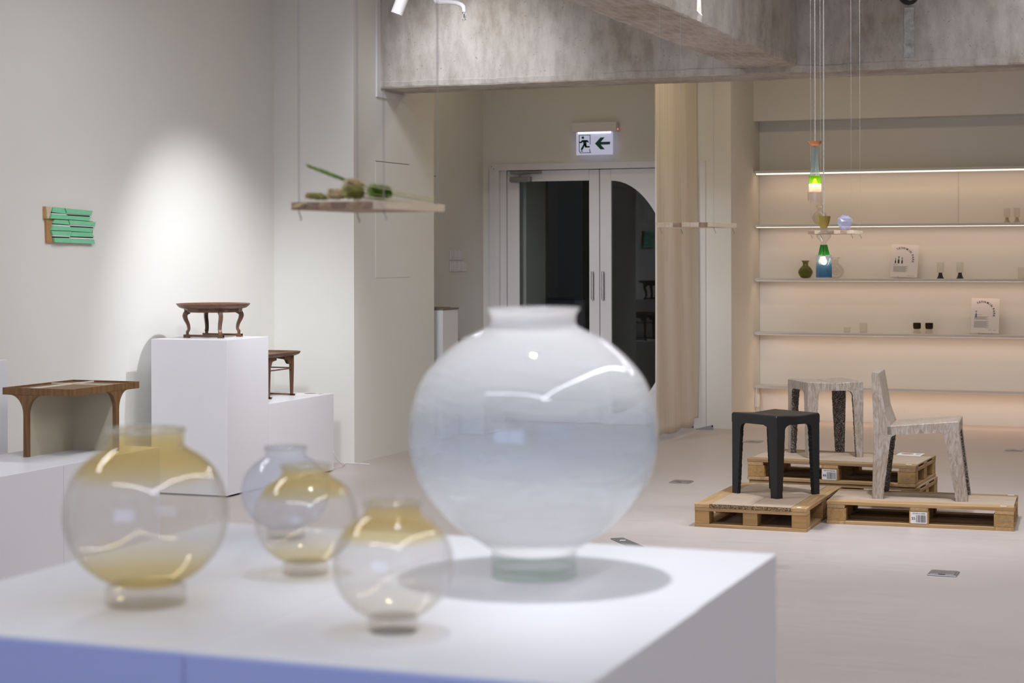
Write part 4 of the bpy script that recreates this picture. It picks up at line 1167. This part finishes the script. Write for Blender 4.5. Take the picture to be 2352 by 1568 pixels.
tumbler('tall greenish glass at the right frame edge of the middle shelf', -1.512, 2, .036, .10, g_haze)
tumbler('short clear tumbler on the second lowest shelf', -3.015, 3, .028, .048, g_haze)
tumbler('tall clear tumbler on the second lowest shelf', -2.869, 3, .033, .088, g_haze)
g_brown = thin_glass('dark_olive_glass', [(0, (0.40, 0.29, 0.07)), (1, (0.46, 0.34, 0.10))], milk=0.15, milk_col=(0.14, 0.10, 0.02))
for lab, x in (('dark olive footed bowl on the second lowest shelf, left one', -2.403), ('dark olive footed bowl on the second lowest shelf, right one', -2.298)):
    o = thing('footed_bowl', lab, 'bowl', (x, 16.19, on_shelf(3)), group='footed bowls')
    ring(o, 'foot', g_clear, [(.034, .001), (.030, .02), (.021, .039)])
    MB().lathe(wall_profile([(.0005, .040), (.027, .0405), (.033, .048), (.034, .065), (.034, .093)], .003), 36).build('bowl', g_brown, o, smooth=50)

def poster(label, x, k_, Wp, Hp, images, paras, roll=0.0):
    o = thing('poster', label, 'poster', (x, 16.165, on_shelf(k_) + .012))
    lean = .10
    o.rotation_euler = (-lean, roll, 0)
    box('board', 'paper', o, -Wp / 2, Wp / 2, 0, .004, 0, Hp, .0005)
    u_ = Wp / 356.0
    def Q(px, py): return ((px - 178) * u_, Hp - py * u_)
    txt = 'SEONMIN PARK'; n = len(txt); mb = MB()
    wts = [.9, .95, 1.25, 1.25, 1.5, .75, 1.2, .55, 1.0, 1.1, 1.0, 1.0]
    tot = sum(wts); a0, a1 = math.radians(121), math.radians(-17); acc = 0
    cx, cy = 142, 192
    for c_, w_ in zip(txt, wts):
        am = a0 + (a1 - a0) * (acc + w_ / 2) / tot; acc += w_
        if c_ == ' ': continue
        X_, Y_ = Q(cx + 146 * math.cos(am), cy - 146 * math.sin(am))
        v2, f2 = text_mesh(c_, 37 * u_, (X_, Y_), am - PI / 2)
        for dx in (0, .0009):
            mb.add([(p_[0] + dx, -.0006, p_[1]) for p_ in v2], f2)
    mb.build('lettering', MT['ink'], o)
    ln = MB()
    for (px, py, w_, rows) in paras:
        for r_ in range(rows):
            X_, Y_ = Q(px, py + r_ * 9)
            ln.box(X_, X_ + w_ * u_ * (1 - .25 * ((r_ * 7) % 3) / 3), -.0005, -.0002, Y_, Y_ + 3.4 * u_)
    for px, w_ in ((218, 42), (276, 42)):
        X_, Y_ = Q(px, 412); ln.box(X_, X_ + w_ * u_, -.0005, -.0002, Y_, Y_ + 4 * u_)
    ln.build('small_print', MT['inkgrey'], o)
    pm = MB()
    for (px, s_) in images:
        pl = [(-11, 0), (11, 0), (11, 42), (4, 58), (4, 75), (-4, 75), (-4, 58), (-11, 42)]
        pm.prism([Q(px + a_ * s_, 252 - b_ * s_) for a_, b_ in pl], 'y', -.0007, -.0002)
        pm.prism([Q(px + a_ * s_, 252 - b_ * s_) for a_, b_ in [(-14, 92), (14, 92), (3, 77), (-3, 77)]], 'y', -.0007, -.0002)
    pm.build('bottle_pictures', MT['printblue' if len(images) == 1 else 'ink'], o)
    MB().tube([(-Wp * .2, -.003, -.010), (-Wp * .2, -.003, .008)], .0012, 6).tube([(Wp * .25, -.003, -.010), (Wp * .25, -.003, .008)], .0012, 6) \
        .tube([(-Wp * .2, -.003, -.010), (-Wp * .2, .03, -.010), (Wp * .25, .03, -.010), (Wp * .25, -.003, -.010)], .0012, 6).build('easel', MT['wire'], o)
    return o
MT['printblue'] = plain('print_blue', (0.10, 0.17, 0.42), 0.7)
poster('upper white poster with arched lettering and three small bottles', -2.515, 2, .236, .285, [(62, .72), (102, 1.0), (148, .85)], [(35, 268, 60, 1), (38, 290, 190, 9)], math.radians(2.5))
poster('lower white poster with arched lettering and one blue bottle', -1.824, 3, .236, .300, [(62, .95)], [(38, 215, 100, 1), (40, 240, 180, 5), (38, 300, 190, 10)], math.radians(1.2))

# ---------------------------------------------------------------- ceiling fixtures
tl = thing('track_spotlight', 'white cylindrical track spotlight at the top of the picture', 'spotlight', (-4.575, 10.03, 2.945))
ax = Vector((.34, .10, .93)).normalized()
rot = ax.to_track_quat('Z', 'Y').to_euler()
MB().lathe([(.031, .012), (.031, 0), (.0365, 0), (.0365, .19), (.030, .20), (.0005, .20)], 36).build('barrel', MT['plastic'], tl, smooth=40, rot=rot)
MT['lens'] = plain('spot_baffle', (0.42, 0.42, 0.66), 0.4)
MB().lathe([(.0005, .012), (.0308, .012), (.0308, .016), (.0005, .016)], 30).build('lens', MT['lens'], tl, rot=rot)
top_ = ax * .19
MB().tube([ax * .15, top_ + Vector((0, 0, .06)), Vector((top_.x, top_.y, CEIL - 2.945 - .03))], .008, 10).box(top_.x - .06, top_.x + .06, top_.y - .016, top_.y + .016, CEIL - 2.945 - .035, CEIL - 2.945).build('arm', MT['plastic'], tl)
sp_ = thing('sprinkler', 'white sprinkler pipe with a chrome sprinkler head before the beam', 'sprinkler', (-4.195, 10.173, 2.955))
MB().tube([(-.27, .17, .745), (-.27, .17, .13), (-.245, .155, .095), (-.19, .12, .086), (-.12, .075, .076), (-.06, .038, .062), (-.02, .012, .046), (0, 0, .03), (0, 0, 0)], [.016, .016, .016, .015, .013, .013, .014, .015, .012], 14).build('pipe', MT['plastic'], sp_, smooth=50)
fr_ = MB()
for s_ in (-1, 1): fr_.tube([(.004 * s_, 0, 0), (.011 * s_, 0, -.008), (.0115 * s_, 0, -.026), (.004 * s_, 0, -.042)], .0022, 6)
fr_.tube([(0, 0, 0), (0, 0, -.012)], .006, 8).tube([(0, 0, -.036), (0, 0, -.044)], .005, 8)
fr_.build('frame', MT['metal'], sp_, smooth=50)
MB().lathe([(.0005, -.046), (.013, -.046), (.013, -.0445), (.0005, -.0445)], 18).build('deflector', MT['metal'], sp_)
MB().tube([(0, 0, -.012), (0, 0, -.036)], .0025, 6).build('fuse', MT['dark'], sp_)

# ---------------------------------------------------------------- floor boxes, door stops, cable
def floor_box(label, x, y, rz=0.0, w=.135, d=.135):
    o = thing('floor_socket', label, 'floor socket', (x, y, 0), rz, 'metal floor sockets')
    box('frame', 'metal', o, -w / 2, w / 2, -d / 2, d / 2, 0.0, .006, .003)
    box('lid', 'metal', o, -w / 2 + .012, w / 2 - .012, -d / 2 + .012, d / 2 - .012, .006, .009, .002)
    box('latch', 'greymetal', o, -.016, .016, -d / 2 + .006, -d / 2 + .016, .009, .011)
floor_box('metal floor socket between the vase and the pallets', -3.25, 11.60)
floor_box('metal floor socket at the lower right, nearest to the camera', -1.172, 8.70)
floor_box('metal floor socket seen under the black stool', -3.41, 14.29)
floor_box('metal floor socket at the far right behind the chair', -1.40, 14.33)
fp = thing('floor_plate', 'dark metal floor plate just beyond the foreground plinths', 'floor plate', (-2.82, 9.05, 0), math.radians(-52))
box('plate', 'greymetal', fp, -.17, .17, -.036, .036, 0, .006, .002)
box('latch', 'metal', fp, -.11, -.07, -.022, .012, .006, .0085, .001)
def wedge(label, x, y, rz):
    o = thing('door_stop', label, 'door stop', (x, y, 0), rz)
    MB().prism([(0, 0), (.15, 0), (.15, .035), (.135, .036), (0, .004)], 'y', -.02, .02).build('wedge', MT['greymetal'], o)
    MB().tube([(.142, -.021, .03), (.142, .021, .03)], .008, 8).build('grip', MT['dark'], o)
wedge('dark door stop on the floor right of the door casing', -4.11, 15.12, .25)
wedge('dark door stop on the floor under the hanging cloth', -4.40, 15.16, 3.0)
cb = tag(MB().tube([(-5.68, 11.385, .14), (-5.685, 11.43, .08), (-5.71, 11.58, .02), (-5.76, 11.72, .006), (-5.80, 11.80, .005), (-5.70, 11.82, .005), (-5.60, 11.80, .005)], .003, 8).build('power_cable', MT['plastic'], smooth=True), 'thin white cable hanging behind the low plinth onto the floor', 'cable')
